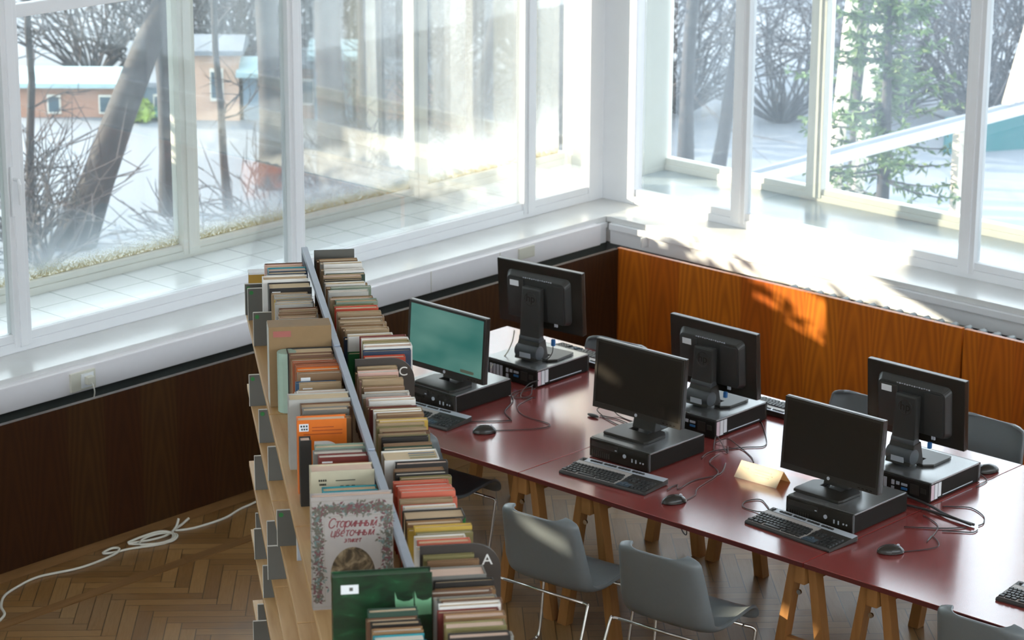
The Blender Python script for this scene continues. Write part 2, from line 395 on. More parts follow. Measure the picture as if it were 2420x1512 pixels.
# under-sill casing on the right, rail strip on both
struct(MB().box((-.5, .50, .60), (12.9, .53, .70)).box((-.5, .485, .685), (12.9, .53, .722)).build('trim_4', M['paint'], bev=.003))
struct(MB().box((-.56, -13.9, .60), (-.53, .5, .69)).box((-.56, -13.9, .69), (-.52, .5, .722)).build('trim_5', M['paint'], bev=.003))
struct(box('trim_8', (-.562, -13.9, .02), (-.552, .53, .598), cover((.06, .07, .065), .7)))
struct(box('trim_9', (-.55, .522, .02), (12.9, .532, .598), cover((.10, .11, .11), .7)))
# tiled ledges between the two window skins
struct(box('trim_6', (-1.45, -13.9, .79), (-.86, 1.2, .822), M['tiles']))
struct(box('trim_7', (-.86, .845, .79), (12.9, 1.46, .830), M['tiles_shaded']))
# corner column and corner post
struct(box('column', (-1.45, 1.145, .7), (-.845, 1.47, 3.8), M['column'], bev=.004))
struct(MB().box((-.90, .70, ZS), (-.842, .90, 3.8)).box((-.846, .824, ZS), (-.60, .90, 3.8)).build('corner_post', M['paint'], bev=.004))

def window(name, axis, plane, depth, z0, z1, rail, posts, pw, lo, hi, frame, pane, glass_off, extra_rail=None):
    root = bpy.data.objects.new(name, None); COL.objects.link(root); root['kind'] = 'structure'
    sg = -1 if axis == 'y' else 1     # outward direction: left wall -x, right wall +y
    def bx(mb, u0, u1, d0, d1, za, zb):
        a, b = sorted((plane+sg*d0, plane+sg*d1))
        if axis == 'y': mb.box((a, u0, za), (b, u1, zb))
        else: mb.box((u0, a, za), (u1, b, zb))
    m = MB(); bx(m, lo, hi, 0, depth, z0, z0+rail*.55); bx(m, lo, hi, .008, depth, z0+rail*.55, z0+rail); m.build('bottom_rail', frame, root, .004)
    m = MB(); bx(m, lo, hi, 0, depth, z1-.09, z1); m.build('top_rail', frame, root, .004)
    for zr in (extra_rail or []):
        m = MB(); bx(m, lo, hi, .006, depth, zr, zr+.062); m.build('transom', frame, root, .004)
    for p in posts:
        m = MB(); bx(m, p-pw/2, p+pw/2, -.004, depth+.004, z0+rail*.3, z1-.02)
        bx(m, p-pw*.22, p+pw*.22, -.014, .0, z0+rail*.3, z1-.02)
        m.build('mullion', frame, root, .004)
    ed = [lo]+sorted(posts)+[hi]
    for a, b in zip(ed, ed[1:]):
        if b-a < .15: continue
        m = MB(); a0, b0 = a+pw/2-.004, b-pw/2+.004
        h = z1-.09-(z0+rail)
        if axis == 'y': m.box((0, 0, 0), (.004, b0-a0, h)); loc = (plane-glass_off, a0, z0+rail)
        else: m.box((0, 0, 0), (b0-a0, .004, h)); loc = (a0, plane+glass_off, z0+rail)
        o = m.build('pane', pane, root); o.location = loc
    return root
lp = [-3.468-1.83*k for k in range(6)]+[-1.652, .175]
w1 = window('window_1', 'y', -.844, .055, ZS, 3.7, .09, lp, .10, -13.9, .72, M['paint'], M['glass'], .03, [2.382])
op = [-1.915-1.75*k for k in range(7)]+[-.155]
window('window_2', 'y', -1.405, .075, .82, 3.7, .075, op, .115, -13.9, 1.15, M['oldpaint'], M['dirtyglass'], .04)
rp = [.181+1.553*k for k in range(8)]
window('window_3', 'x', .826, .055, ZS, 3.7, .09, rp, .10, -.60, 12.9, M['paint'], M['glass'], .03)
orp = [.285+1.60*k for k in range(8)]
window('window_4', 'x', 1.41, .075, .828, 3.7, .075, orp, .11, -.85, 12.9, M['oldpaint'], M['hazyglass'], .04)
def fill_window(name, lo, hi, axis, n):
    root = bpy.data.objects.new(name, None); COL.objects.link(root); root['kind'] = 'structure'
    i, j = [k for k in range(3) if k != axis]; c = (lo[axis]+hi[axis])/2
    for k in range(n+1):
        u = lo[i]+(hi[i]-lo[i])*k/n; a = list(lo); b = list(hi); a[i], b[i] = u-.05, u+.05
        MB().box(a, b).build('mullion', M['paint'], root)
    for k in range(n):
        a = list(lo); b = list(hi); a[axis], b[axis] = c-.002, c+.002; a[i] = lo[i]+(hi[i]-lo[i])*k/n+.05; b[i] = lo[i]+(hi[i]-lo[i])*(k+1)/n-.05
        MB().box(a, b).build('pane', M['glass'], root)
fill_window('window_5', (-1.4, -14.15, 2.6), (13.1, -14.05, 5.2), 1, 8)  # both unseen windows are added to brighten the room from behind
fill_window('window_6', (13.05, -13.9, 2.6), (13.15, 1.4, 5.2), 0, 8)
# sash handle on the nearest post
h = MB().box((-.835, -3.507, 1.44), (-.822, -3.478, 1.68)).tube([(-.828, -3.492, 1.62), (-.79, -3.492, 1.62), (-.785, -3.49, 1.60), (-.79, -3.485, 1.50)], [.009, .009, .010, .007])
h.build('window_handle', M['paint'], w1, smooth=False)

# ------------------------------------------------------------------ radiators, trunking, bracket, floor cable
def radiator(name, label, axis, c, lo, hi, step, top):
    r = thing(name, label, 'radiator', (0, 0, 0))
    def P(u, d, z): return (d, u, z) if axis == 'y' else (u, d, z)
    u = lo; k = 0; m = MB()
    while u < hi:
        m.tube([P(u, c-.045, .12), P(u, c-.045, top-.045), P(u, c-.025, top), P(u, c+.025, top), P(u, c+.045, top-.045), P(u, c+.045, .12)], .024, 8)
        u += step
    o = m.build('column_sections', M['radiator'], r, smooth=True)
    a, b = P(lo-.03, c-.05, .09), P(hi+.03, c+.05, .16)
    MB().box(tuple(map(min, a, b)), tuple(map(max, a, b))).build('bottom_header', M['radiator'], r, .01)
    MB().tube([P(hi+.02, c, .13), P(hi+.3, c, .13)], .014).build('supply_pipe', M['radiator'], r)
    return r
radiator('radiator', 'dark iron column radiator behind the shaded wainscot, beneath the long white cable trunking', 'y', -.14, -3.55, -2.45, .075, .672)
radiator('radiator', 'dark iron radiator with rounded column tops showing behind the sunlit orange wainscot', 'x', .13, 1.10, 2.75, .085, .708)

t = thing('cable_trunking', 'long off-white wall trunking running under the window sill to the corner', 'trunking', (0, 0, 0))
MB().box((-.545, -13.5, .607), (-.495, .41, .731)).build('duct', M['trunking'], t, .006)
for y in (-5.4, -1.0, -2.1+1.65): MB().box((-.4952, y, .609), (-.4935, y+.004, .729)).build('cover_joint', M['plug'], t)
sk = MB().box((-.497, -3.47, .618), (-.482, -3.32, .712)).build('socket', M['plug'], t, .004)
MB().box((-.4818, -3.41, .63), (-.478, -3.335, .70)).build('socket_insert', M['label'], sk)
sk2 = MB().box((-.497, -.30, .655), (-.485, -.17, .72)).build('socket', M['plug'], t, .004)
p = thing('power_plug', 'small cream plug with thin lead hanging from the trunking socket', 'plug', (-.478, -3.372, .668))
MB().box((0, -.02, -.02), (.03, .02, .02)).build('plug_body', M['plug'], p, .006)
MB().tube(smooth_path([(.028, 0, -.01), (.05, 0, -.05), (.03, .003, -.12), (.02, .004, -.3), (.02, .0, -.66)], 5), .003).build('lead', M['plug'], p)

b = thing('wall_bracket', 'small white bracket beneath the sill beside the corner', 'bracket', (-.22, .50, .66))
MB().box((-.02, -.004, -.03), (.02, .0, .05)).build('back_plate', M['bracket'], b, .002)
MB().box((-.006, -.05, -.028), (.006, 0, .03)).build('arm', M['bracket'], b, .002)

fc = [(.02, -2.50, .30), (.03, -2.60, .12), (.03, -2.72, .02), (.05, -2.90, .005), (.085, -3.02, .005), (.08, -3.20, .005), (.035, -3.29, .005), (.015, -3.23, .012), (.012, -3.18, .03)]
cf = thing('floor_cable', 'white cable with a loose coil trailing along the foot of the dark wainscot', 'cable')
MB().tube(smooth_path(fc, 6), .0062).build('upper_run', M['cable_w'], cf, smooth=True)
fc2 = [(.02, -3.25, .05), (.03, -3.28, .015), (.06, -3.36, .006), (.05, -3.46, .006), (.02, -3.56, .012), (.02, -3.50, .02), (.03, -3.38, .022), (.08, -3.34, .014), (.13, -3.40, .006), (.12, -3.48, .006), (.075, -3.58, .006), (.05, -3.68, .006), (.03, -3.72, .01), (.02, -3.66, .014), (.05, -3.64, .014), (.075, -3.70, .006), (.09, -3.90, .006), (.04, -4.10, .006), (.07, -4.25, .006), (.115, -4.35, .006), (.20, -4.43, .006), (.29, -4.48, .006), (.36, -4.60, .006)]
MB().tube(smooth_path(fc2, 6), .0062).build('lower_run', M['cable_w'], cf, smooth=True)
fc3 = [(.02, -3.56, .008), (.09, -3.50, .008), (.14, -3.40, .008), (.10, -3.33, .010), (.04, -3.36, .012), (.03, -3.47, .014), (.075, -3.53, .010), (.13, -3.45, .012), (.12, -3.36, .012), (.06, -3.33, .016)]
MB().tube(smooth_path(fc3, 6), .0058).build('coil', M['cable_w'], cf, smooth=True)

# ------------------------------------------------------------------ tables
XS = [.36, 1.917, 3.454, 5.00]; YF, YB = -2.909, -1.311
names = ['red tabletop by the far window corner, carrying the monitor with the teal screen', 'middle red tabletop, carrying the folded paper sign', 'red tabletop running out of the picture, carrying the lone mouse']
for k in range(3):
    t = thing('tabletop', names[k], 'tabletop', ((XS[k]+XS[k+1])/2, (YF+YB)/2, TH), 0, 'red tabletops')
    hx = (XS[k+1]-XS[k])/2-.0022; hy = (YB-YF)/2
    MB().box((-hx, -hy, -.0215), (hx, hy, 0)).build('board', M['redtop'], t, .002)
    e = MB().box((-hx+.001, -hy-.0016, -.0205), (hx-.001, -hy+.002, -.0018)).build('edge_band', cover((.10, .018, .016), .4), t)
def make_trestle(label):
    t = thing('trestle', label, 'trestle', (0, 0, 0), 0, 'pine trestles under the red tables')
    top = TH-.0225
    MB().box((-.026, -.555, top-.085), (.026, .555, top)).build('top_beam', M['trestle'], t, .003)
    for y in (-.515, .515):
        for sx in (-1, 1):
            x0, x1 = sx*.044, sx*.145; hw = .026; hy = .024
            MB().hexa([(x1-hw, y-hy, 0), (x1+hw, y-hy, 0), (x1+hw, y+hy, 0), (x1-hw, y+hy, 0), (x0-hw*.72, y-hy, top-.004), (x0+hw*.72, y-hy, top-.004), (x0+hw*.72, y+hy, top-.004), (x0-hw*.72, y+hy, top-.004)]).build('leg', M['trestle'], t, .002)
        MB().box((-.10, y-.012, .255), (.10, y+.012, .30)).build('cross_rail', M['trestle'], t, .002)
    for y in (-.545,): MB().tube([(0, y-.004, .52), (0, y-.012, .52)], .011, 10).build('bolt', M['chrome'], t)
    return t
TR = [(1.91, 'pine trestle under the seam between far and middle red tables'), (2.278, 'pine trestle behind the sun-streaked chair, carrying the middle red table'), (3.417, 'pine trestle under the seam beneath the keyboard by the lone mouse'), (3.767, 'pine trestle below the lone mouse, just past the seam'), (.75, 'pine trestle under the far end of the red tables, mostly hidden by the bookcase')]
tr0 = make_trestle(TR[0][1])
for k, (x, lb) in enumerate(TR):
    o = tr0 if k == 0 else copy_tree(tr0)
    o['label'] = lb; o.location = (x, -2.325, 0)

# ------------------------------------------------------------------ chairs
def make_chair():
    root = thing('chair', '', 'chair')
    prof = smooth_path([(0, .205, .340), (0, .20, .372), (0, .165, .395), (0, .08, .392), (0, -.03, .380), (0, -.11, .383), (0, -.165, .408), (0, -.195, .46), (0, -.213, .53), (0, -.232, .61), (0, -.250, .68), (0, -.258, .718)], 4)
    n = len(prof); rows = []
    for i, p in enumerate(prof):
        v = i/(n-1)
        if v < .45: w = .195+.02*(v/.45)
        elif v < .65: w = .215
        else: w = .215-.030*((v-.65)/.35)
        if v > .93: w -= .055*((v-.93)/.07)**2
        if v < .06: w -= .03*((.06-v)/.06)**2
        tg = (prof[min(i+1, n-1)]-prof[max(i-1, 0)]).normalized(); nr = Vector((0, tg.z, -tg.y))   # points up on the seat, forward on the back
        if nr.z < 0 and v < .4: nr = -nr
        if v > .5 and nr.y < 0: nr = -nr
        lift = .018+.030*min(1, max(0, (v-.35)/.25)); r = []
        for j in range(17):
            u = -1+2*j/16
            r.append((p + nr*(lift*abs(u)**3.2) + Vector((w*math.sin(u*PI/2*.96)/math.sin(PI/2*.96), 0, 0))))
        rows.append(r)
    sh = MB().grid(rows).build('seat_shell', M['chair'], root, smooth=True)
    so = sh.modifiers.new('thickness', 'SOLIDIFY'); so.thickness = .014; so.offset = 0
    bv = sh.modifiers.new('edge', 'BEVEL'); bv.width = .005; bv.segments = 2; bv.limit_method = 'ANGLE'; bv.angle_limit = math.radians(50)
    for sx in (-1, 1):
        pts = smooth_path([(sx*.20, .10, .352), (sx*.235, .13, .335), (sx*.24, .125, .29), (sx*.232, .085, .05), (sx*.232, .06, .012), (sx*.235, .03, .008), (sx*.252, -.29, .008), (sx*.255, -.325, .012), (sx*.255, -.325, .045), (sx*.243, -.21, .345), (sx*.235, -.195, .366), (sx*.21, -.19, .368)], 5)
        MB().tube(pts, .0068, 8).build('leg_loop', M['chrome'], root, smooth=True)
    MB().tube([(-.212, -.19, .368), (.212, -.19, .368)], .0068, 8).build('rear_cross_tube', M['chrome'], root, smooth=True)
    MB().tube([(-.20, .10, .353), (.20, .10, .353)], .0068, 8).build('front_cross_tube', M['chrome'], root, smooth=True)
    return root
ch0 = make_chair()
CH = [((2.404, -3.11, 0), 4, 'grey plastic chair with a streak of sunlight across its back', 'front'),
      ((3.03, -3.10, 0), 5, 'grey plastic chair between the sun-streaked chair and the seam trestle', 'front'),
      ((4.35, -2.79, 0), 1, 'grey plastic chair cut off by the lower picture edge, pushed in near the lone mouse', 'front'),
      ((1.235, -2.72, 0), 2, 'shaded chair under the far red table, its seat showing past the row of books', 'front'),
      ((2.52, -1.37, 0), 182, 'pale grey chair back between the two rear monitors in front of the orange wainscot', 'back'),
      ((3.10, -1.26, 0), 178, 'pale grey chair back against the orange wainscot, beside the table seam and small mouse', 'back'),
      ((1.11, -1.50, 0), 184, 'grey chair corner peeping from behind the middle front monitor, by the corner', 'back')]
for k, (loc, rz, lb, g) in enumerate(CH):
    c = ch0 if k == 0 else copy_tree(ch0)
    c.location = loc; c.rotation_euler = (0, 0, math.radians(rz)); c['label'] = lb; c['group'] = 'grey plastic chairs on chrome sled legs around the tables'

# ------------------------------------------------------------------ computers
TT = TH+.0898        # lid of a desktop case lying on the table
def make_tower():
    r = thing('desktop_computer', '', 'computer'); W, D, H = .338, .379, .0898
    MB().box((-W/2, 0.006, .004), (W/2, D, H-.006)).build('case_body', M['darkcase'], r, .003)
    lid = MB().box((-W/2-.001, .004, H-.008), (W/2+.001, D-.012, H)).build('lid', M['casetop'], r, .0025)
    f = MB().box((-W/2, -.010, .002), (W/2, .008, H-.002)).build('front_bezel', M['blackgloss'], r, .005)
    MB().box((-W/2+.012, -.0125, H-.036), (-W/2+.165, -.0095, H-.012)).build('optical_drive', M['blackp'], f, .001)
    MB().box((-W/2+.150, -.0140, H-.030), (-W/2+.160, -.0118, H-.026)).build('eject_button', M['silver'], f)
    g = MB()
    for k in range(9): g.box((-W/2+.015+k*.012, -.0115, .012), (-W/2+.021+k*.012, -.0098, .036))
    g.build('vent_slots', M['blackp'], f)
    p = MB().tube([(.035, -.011, .048), (.035, -.0135, .048)], .009, 16).build('power_button', M['silver'], f)
    for k in range(2): MB().box((.075+k*.022, -.0118, .030), (.081+k*.022, -.0098, .046)).build('usb_port', M['silver'], f)
    for k in range(2): MB().tube([(.125+k*.016, -.0098, .038), (.125+k*.016, -.0118, .038)], .004, 10).build('audio_jack', M['silver'], f)
    for sx in (-1, 1):
        for y in (.04, D-.04): MB().tube([(sx*.13, y, 0), (sx*.13, y, .005)], .012, 10).build('foot', M['blackp'], r)
    # rear panel (local +y)
    rp_ = MB().box((-W/2+.006, D-.001, .008), (W/2-.006, D+.003, H-.010)).build('rear_panel', M['darkcase'], r, .001)
    def port(n, x0, x1, z0, z1, mt): MB().box((x0, D+.002, z0), (x1, D+.0065, z1)).build(n, M[mt], rp_, .0008)
    for k in range(4): port('expansion_slot', .045+k*.022, .060+k*.022, .014, .070, 'silver')
    port('power_inlet', -.155, -.128, .040, .062, 'blackp'); port('fan_grille', -.12, -.075, .026, .070, 'blackp')
    port('serial_port', -.06, -.03, .052, .062, 'silver'); port('display_port', -.06, -.03, .034, .044, 'bluevga')
    port('network_port', -.02, -.004, .050, .064, 'silver'); port('usb_stack', .006, .020, .046, .066, 'silver'); port('usb_stack', .006, .020, .020, .038, 'silver')
    for k, mt in enumerate(('pinklabel', 'label', 'label')):
        y1 = D-.014-k*.026
        MB().box((-W/2-.0014, y1-.022, .010+.006*(k > 1)), (-W/2-.0002, y1, .078)).build('side_sticker', M[mt], r)
    MB().box((-W/2-.0012, .05, .014), (-W/2-.0002, D-.10, .018)).build('side_groove', M['silver'], r)
    return r
PW, PH = .500, .316
def make_monitor(teal=False, lift=0.0, badge=True):
    """screen faces local -y; origin on the foot of the stand"""
    r = thing('monitor', '', 'monitor')
    tilt = bpy.data.objects.new('panel', None)
    zc = .047+PH/2+lift
    T = Matrix.Translation((0, -.015, zc)) @ Matrix.Rotation(math.radians(-4), 4, 'X')
    def tb(mb, name, mat, parent, bev=0, smooth=False):
        o = mb.build(name, mat, parent, bev, smooth)
        o.data.transform(T); return o
    h = MB().box((-PW/2, -.012, -PH/2), (PW/2, .016, PH/2))
    hs = tb(h, 'housing', M['blackgloss'], r, .004)
    fr = MB()
    bz, bl = .014, .026
    fr.box((-PW/2+.001, -.0155, -PH/2+.001), (-PW/2+bz, -.0118, PH/2-.001)).box((PW/2-bz, -.0155, -PH/2+.001), (PW/2-.001, -.0118, PH/2-.001))
    fr.box((-PW/2+bz, -.0155, PH/2-bz), (PW/2-bz, -.0118, PH/2-.001)).box((-PW/2+bz, -.0155, -PH/2+.001), (PW/2-bz, -.0118, -PH/2+bl))
    tb(fr, 'bezel', M['blackp'], hs)
    tb(MB().box((-PW/2+bz, -.0132, -PH/2+bl), (PW/2-bz, -.0118, PH/2-bz)), 'screen', M['tealscreen'] if teal else M['screen'], r)
    if teal: tb(MB().box((.10, -.0140, -PH/2+.034), (.185, -.0131, -PH/2+.048)), 'screen_notice', cover((.16, .17, .12), .5), hs)
    tb(MB().tube([(0, -.0154, -PH/2+.013), (0, -.0168, -PH/2+.013)], .0075, 18), 'front_badge', M['silver'], hs)
    bt = MB()
    for k in range(4): bt.box((.15+k*.02, -.0165, -PH/2+.009), (.161+k*.02, -.0154, -PH/2+.013))
    tb(bt, 'button_row', M['blackgloss'], hs)
    tb(MB().box((-PW/2+.0005, -.006, PH/2-.003), (PW/2-.0005, .012, PH/2+.0012)), 'top_edge', M['edgelit'], hs, .001)
    # back bump
    def rr(x0, x1, z0, z1, rad, n=5):
        pts = []
        for cx_, cz_, a0 in ((x1-rad, z1-rad, 0), (x0+rad, z1-rad, 90), (x0+rad, z0+rad, 180), (x1-rad, z0+rad, 270)):
            for k in range(n+1):
                a = math.radians(a0+90*k/n); pts.append((cx_+rad*math.cos(a), cz_+rad*math.sin(a)))
        return pts
    o1 = rr(-.190, .190, -.118, .118, .03); o2 = rr(-.172, .172, -.112, .096, .026)
    m = MB(); a = [m.bm.verts.new((x, .0155, z)) for x, z in o1]; c = [m.bm.verts.new((x, .046, z)) for x, z in o2]
    for i in range(len(a)): m.bm.faces.new([a[i], a[(i+1) % len(a)], c[(i+1) % len(a)], c[i]])
    m.bm.faces.new(c); m.bm.faces.new(a[::-1])
    bk = tb(m, 'back_shell', M['monback'], r, .006)
    tb(MB().box((-.165, .0455, -.108), (-.068, .052, .085)), 'connector_cover', M['monback'], bk, .004)
    tb(MB().box((.068, .0455, -.108), (.165, .052, .085)), 'connector_cover', M['monback'], bk, .004)
    tb(MB().box((.098, .0515, .048), (.150, .0528, .076)), 'asset_label', M['label'], bk)
    pm = MB()
    for k in range(14): pm.box((-.095+k*.0125, .0455, .0925+.001*(k % 3)), (-.087+k*.0125, .0464, .0985-.001*(k % 2)))
    tb(pm, 'faint_print', M['silver'], bk)
    for x in (-.118, -.108): tb(MB().tube([(x, .044, -.125), (x, .044, -.110)], .005, 8), 'socket_screw', M['silver'], bk)
    # stand: forked foot, rolled hinge, neck with badge
    ft = MB()
    ft.prism([(-.115, -.125), (.115, -.125), (.122, -.10), (.122, .02), (.09, .055), (.055, .055), (.055, -.02), (-.055, -.02), (-.055, .055), (-.09, .055), (-.122, .02), (-.122, -.10)], 0, .012)
    foot = ft.build('stand_foot', M['blackp'], r, .004)
    MB().tube([(-.064, .085, .046), (.064, .085, .046)], .034, 22).build('hinge_roll', M['edgeroll'], foot, .002, True)
    MB().tube([(-.060, .066, .104), (.060, .066, .104)], .022, 18).build('hinge_roll', M['edgeroll'], foot, .002, True)
    MB().hexa([(-.064, .015, .010), (.064, .015, .010), (.064, .118, .010), (-.064, .118, .010), (-.062, .035, .105), (.062, .035, .105), (.062, .086, .100), (-.062, .086, .100)]).build('hinge_block', M['blackp'], foot, .004)
    top = zc+.060
    nk = MB().hexa([(-.060, .046, .100), (.060, .046, .100), (.060, .084, .100), (-.060, .084, .100), (-.056, .040, top), (.056, .040, top), (.056, .074, top), (-.056, .074, top)]).build('neck', M['monback'], r, .010)
    if badge:
        zb = zc+.005; yb_ = .084-.010*(zb-.100)/(top-.100)+.0008
        ring = MB(); pr = [(0.033*math.cos(2*PI*k/32), yb_, zb+.033*math.sin(2*PI*k/32)) for k in range(33)]
        ring.tube(pr, .0016, 6, False).build('badge_ring', M['blackgloss'], nk, smooth=True)
        text_mesh('badge_letters', 'hp', .054, M['blackgloss'], nk, (0, yb_, zb+.002), (math.radians(90), 0, PI))
    MB().box((-.032, .1165, .022), (.032, .1205, .046)).build('stand_label', M['silver'], foot)
    return r
def make_keyboard():
    r = thing('keyboard', '', 'keyboard'); W, D = .455, .172
    def zt(y): return .013+.014*(y+D/2)/D
    MB().hexa([(-W/2, -D/2, .001), (W/2, -D/2, .001), (W/2, D/2, .004), (-W/2, D/2, .004), (-W/2, -D/2, zt(-D/2)), (W/2, -D/2, zt(-D/2)), (W/2, D/2, zt(D/2)), (-W/2, D/2, zt(D/2))]).build('base', M['blackp'], r, .003)
    y0, y1 = D/2-.036, D/2-.001
    MB().hexa([(-W/2+.03, y0, zt(y0)-.001), (W/2-.001, y0, zt(y0)-.001), (W/2-.001, y1, zt(y1)-.001), (-W/2+.03, y1, zt(y1)-.001), (-W/2+.03, y0, zt(y0)+.0016), (W/2-.001, y0, zt(y0)+.0016), (W/2-.001, y1, zt(y1)+.0016), (-W/2+.03, y1, zt(y1)+.0016)]).build('top_strip', M['silver'], r, .0008)
    MB().hexa([(-W/2, -D/2-.006, .001), (W/2, -D/2-.006, .001), (W/2, -D/2, .001), (-W/2, -D/2, .001), (-W/2, -D/2-.006, .008), (W/2, -D/2-.006, .008), (W/2, -D/2, .0135), (-W/2, -D/2, .0135)]).build('front_lip', M['monback'], r, .001)
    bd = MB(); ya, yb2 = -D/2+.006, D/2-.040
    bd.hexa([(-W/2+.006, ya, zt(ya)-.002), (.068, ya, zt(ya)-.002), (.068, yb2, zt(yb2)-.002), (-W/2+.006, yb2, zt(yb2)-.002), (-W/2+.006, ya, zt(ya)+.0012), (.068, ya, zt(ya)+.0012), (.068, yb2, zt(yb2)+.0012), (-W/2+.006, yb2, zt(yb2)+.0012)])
    bd.build('key_glint_bed', M['keybed'], r)
    def key(mb, x, y, w, d, h=.007):
        za = zt(y)-.001; zb = za+h+.001
        mb.hexa([(x-w/2, y-d/2, za), (x+w/2, y-d/2, za), (x+w/2, y+d/2, za), (x-w/2, y+d/2, za), (x-w*.40, y-d*.36, zb), (x+w*.40, y-d*.36, zb), (x+w*.40, y+d*.40, zb), (x-w*.40, y+d*.40, zb)])
    k = MB(); kn = MB(); kp = MB(); ar = MB(); P = .0188
    rows = [-.070+P*i for i in range(5)]
    for ri, y in enumerate(rows):
        if ri == 0:
            for x, w in ((-.212, .024), (-.185, .022), (-.160, .022), (-.095, .095), (-.033, .022), (-.008, .022), (.017, .022), (.044, .024)): key(k, x, y, w, .0165)
        else:
            off = (0, .004, .009, .006, 0)[ri]
            for i in range(15): key(k, -.214+off+i*P*.985, y, .0165, .0165)
        if ri in (3, 4):
            for i in range(3): key(kn, .082+i*P, y, .0165, .0165)
        for i in range(4): key(kp, .152+i*P, y, .0165, .0165)
    for x, y in ((.082, rows[0]), (.082+P, rows[0]), (.082+2*P, rows[0]), (.082+P, rows[1])): key(ar, x, y, .0165, .0165)
    ar.box((.068, rows[0]-.010, zt(rows[0])-.001), (.134, rows[1]+.012, zt(rows[0])+.0022))
    ar.build('arrow_keys', M['arrowkey'], r)
    yk = (y0+y1)/2-.002
    xs = [-.205]+[-.165+i*.0165 for i in range(4)]+[-.090+i*.0165 for i in range(4)]+[-.015+i*.0165 for i in range(4)]+[.06+i*.0165 for i in range(4)]
    for x in xs: key(k, x, yk, .0145, .011, .006)
    k.build('letter_keys', M['keycap'], r); kn.build('navigation_keys', M['keycap'], r); kp.build('number_pad_keys', M['keycap'], r)
    return r
def make_mouse():
    r = thing('computer_mouse', '', 'mouse')
    MB().ellipsoid((0, 0, .004), (.031, .056, .033), 20, 10, 0).tube([(0, 0, .0005), (0, 0, .005)], .028, 20).build('shell', M['blackgloss'], r, smooth=True)
    MB().tube([(-.003, .030, .031), (.003, .030, .031)], .007, 12).build('scroll_wheel', M['silver'], r)
    return r
def wire(name, pts, r, mat, parent=None, n=6):
    return MB().tube(smooth_path(pts, n), r, 6).build(name, mat, parent, smooth=True)

tw = make_tower()
TW = [(.994, -2.523, 0, 'black desktop computer lying under the monitor with the teal screen'), (2.166, -2.524, 0, 'black desktop computer under the sunlit black screen on the middle table'), (3.249, -2.522, 0, 'black desktop computer behind the seam keyboard, beside the thick cable bundle'),
      (1.007, -1.607, PI, 'black desktop computer with bright lid under the highest-set monitor, by the corner'), (2.091, -1.601, PI, 'black desktop computer under the middle rear monitor, ports and stickers turned to the viewer'), (3.268, -1.630, PI, 'black desktop computer with pale glossy lid, stickers beside the thick cable bundle')]
for k, (x, y, rz, lb) in enumerate(TW):
    o = tw if k == 0 else copy_tree(tw)
    o.location = (x, y, TH); o.rotation_euler = (0, 0, rz); o['label'] = lb; o['group'] = 'desktop computers on the red tables'
MN = [(1.005, -2.395, 0, True, 0.0, 'monitor with a lit teal screen on the far red table'), (2.127, -2.335, 1, False, .030, 'black-screened monitor with a spot of sunlight, behind the keyboard on the middle table'), (3.185, -2.345, 0, False, 0.0, 'black-screened monitor behind the seam keyboard, beside the thick cable bundle'),
      (1.03, -1.80, 186, False, .095, 'dark monitor seen from behind, set highest, with a bright blue video plug'), (2.08, -1.775, 180, False, .012, 'dark monitor seen from behind, standing before the orange wainscot beside the middle front monitor'), (3.207, -1.80, 180, False, .045, 'dark monitor seen from behind between the two pale chair backs')]
for x, y, rz, teal, lift, lb in MN:
    o = make_monitor(teal, lift); o.location = (x, y, TT+.0005); o.rotation_euler = (0, 0, math.radians(rz)); o['label'] = lb; o['group'] = 'monitors on the desktop computers'
    if rz > 90:
        if 'highest' in lb:
            MB().box((-.125, .04, .085), (-.108, .055, .118)).build('video_plug', M['bluevga'], o, .003)
            wire('video_cable', [(-.116, .048, .09), (-.118, .06, .05), (-.10, .09, .02), (-.03, .10, .012)], .0025, M['cable_b'], o)
            wire('power_cable', [(.118, .045, .12), (.122, .06, .06), (.135, .10, .0), (.15, .165, -.02), (.152, .19, -.045)], .003, M['cable_w'], o)
        else:
            MB().box((-.122, .04, .045+lift), (-.106, .055, .072+lift)).build('video_plug', M['bluevga'], o, .003)
kb = make_keyboard()
KB = [(1.075, -2.655, 4, 0, 'keyboard half hidden behind the row of books, below the teal screen'), (2.268, -2.685, 4.5, 0, 'black keyboard with silver strip before the middle front monitor'), (3.245, -2.645, -4, 0, 'black keyboard with silver strip lying across the table seam by the lone mouse'), (4.445, -2.61, 3, 0, 'keyboard cut off by the picture edge, past the lone mouse'),
      (2.13, -1.455, 180, 0, 'keyboard on the far side of the tables, its keys catching light beside the orange wainscot'), (1.02, -1.465, 178, 0, 'keyboard on the far side of the tables behind the bright-lidded computer')]
for k, (x, y, rz, _, lb) in enumerate(KB):
    o = kb if k == 0 else copy_tree(kb)
    o.location = (x, y, TH); o.rotation_euler = (0, 0, math.radians(rz)); o['label'] = lb; o['group'] = 'keyboards on the red tables'
ms = make_mouse()
z_ = TH+.0035
MS = [(1.442, -2.624, -38, 'black mouse beside the keyboard below the teal screen', [(1.46, -2.58), (1.586, -2.419), (1.583, -2.338), (1.42, -2.329), (1.30, -2.25), (1.26, -2.10)]),
      (2.646, -2.734, -30, 'black mouse at the end of the keyboard before the middle front monitor', [(2.67, -2.69), (2.657, -2.606), (2.612, -2.533), (2.558, -2.327), (2.44, -2.24), (2.40, -2.12)]),
      (3.643, -2.581, -45, 'lone black mouse past the seam, below the thick cable bundle', [(3.68, -2.54), (3.747, -2.40), (3.663, -2.316), (3.685, -2.387), (3.62, -2.21), (3.50, -2.14)]),
      (3.395, -1.500, 150, 'black mouse on the far edge of the tables beside the pale glossy computer lid', [(3.38, -1.54), (3.46, -1.60), (3.47, -1.70)])]
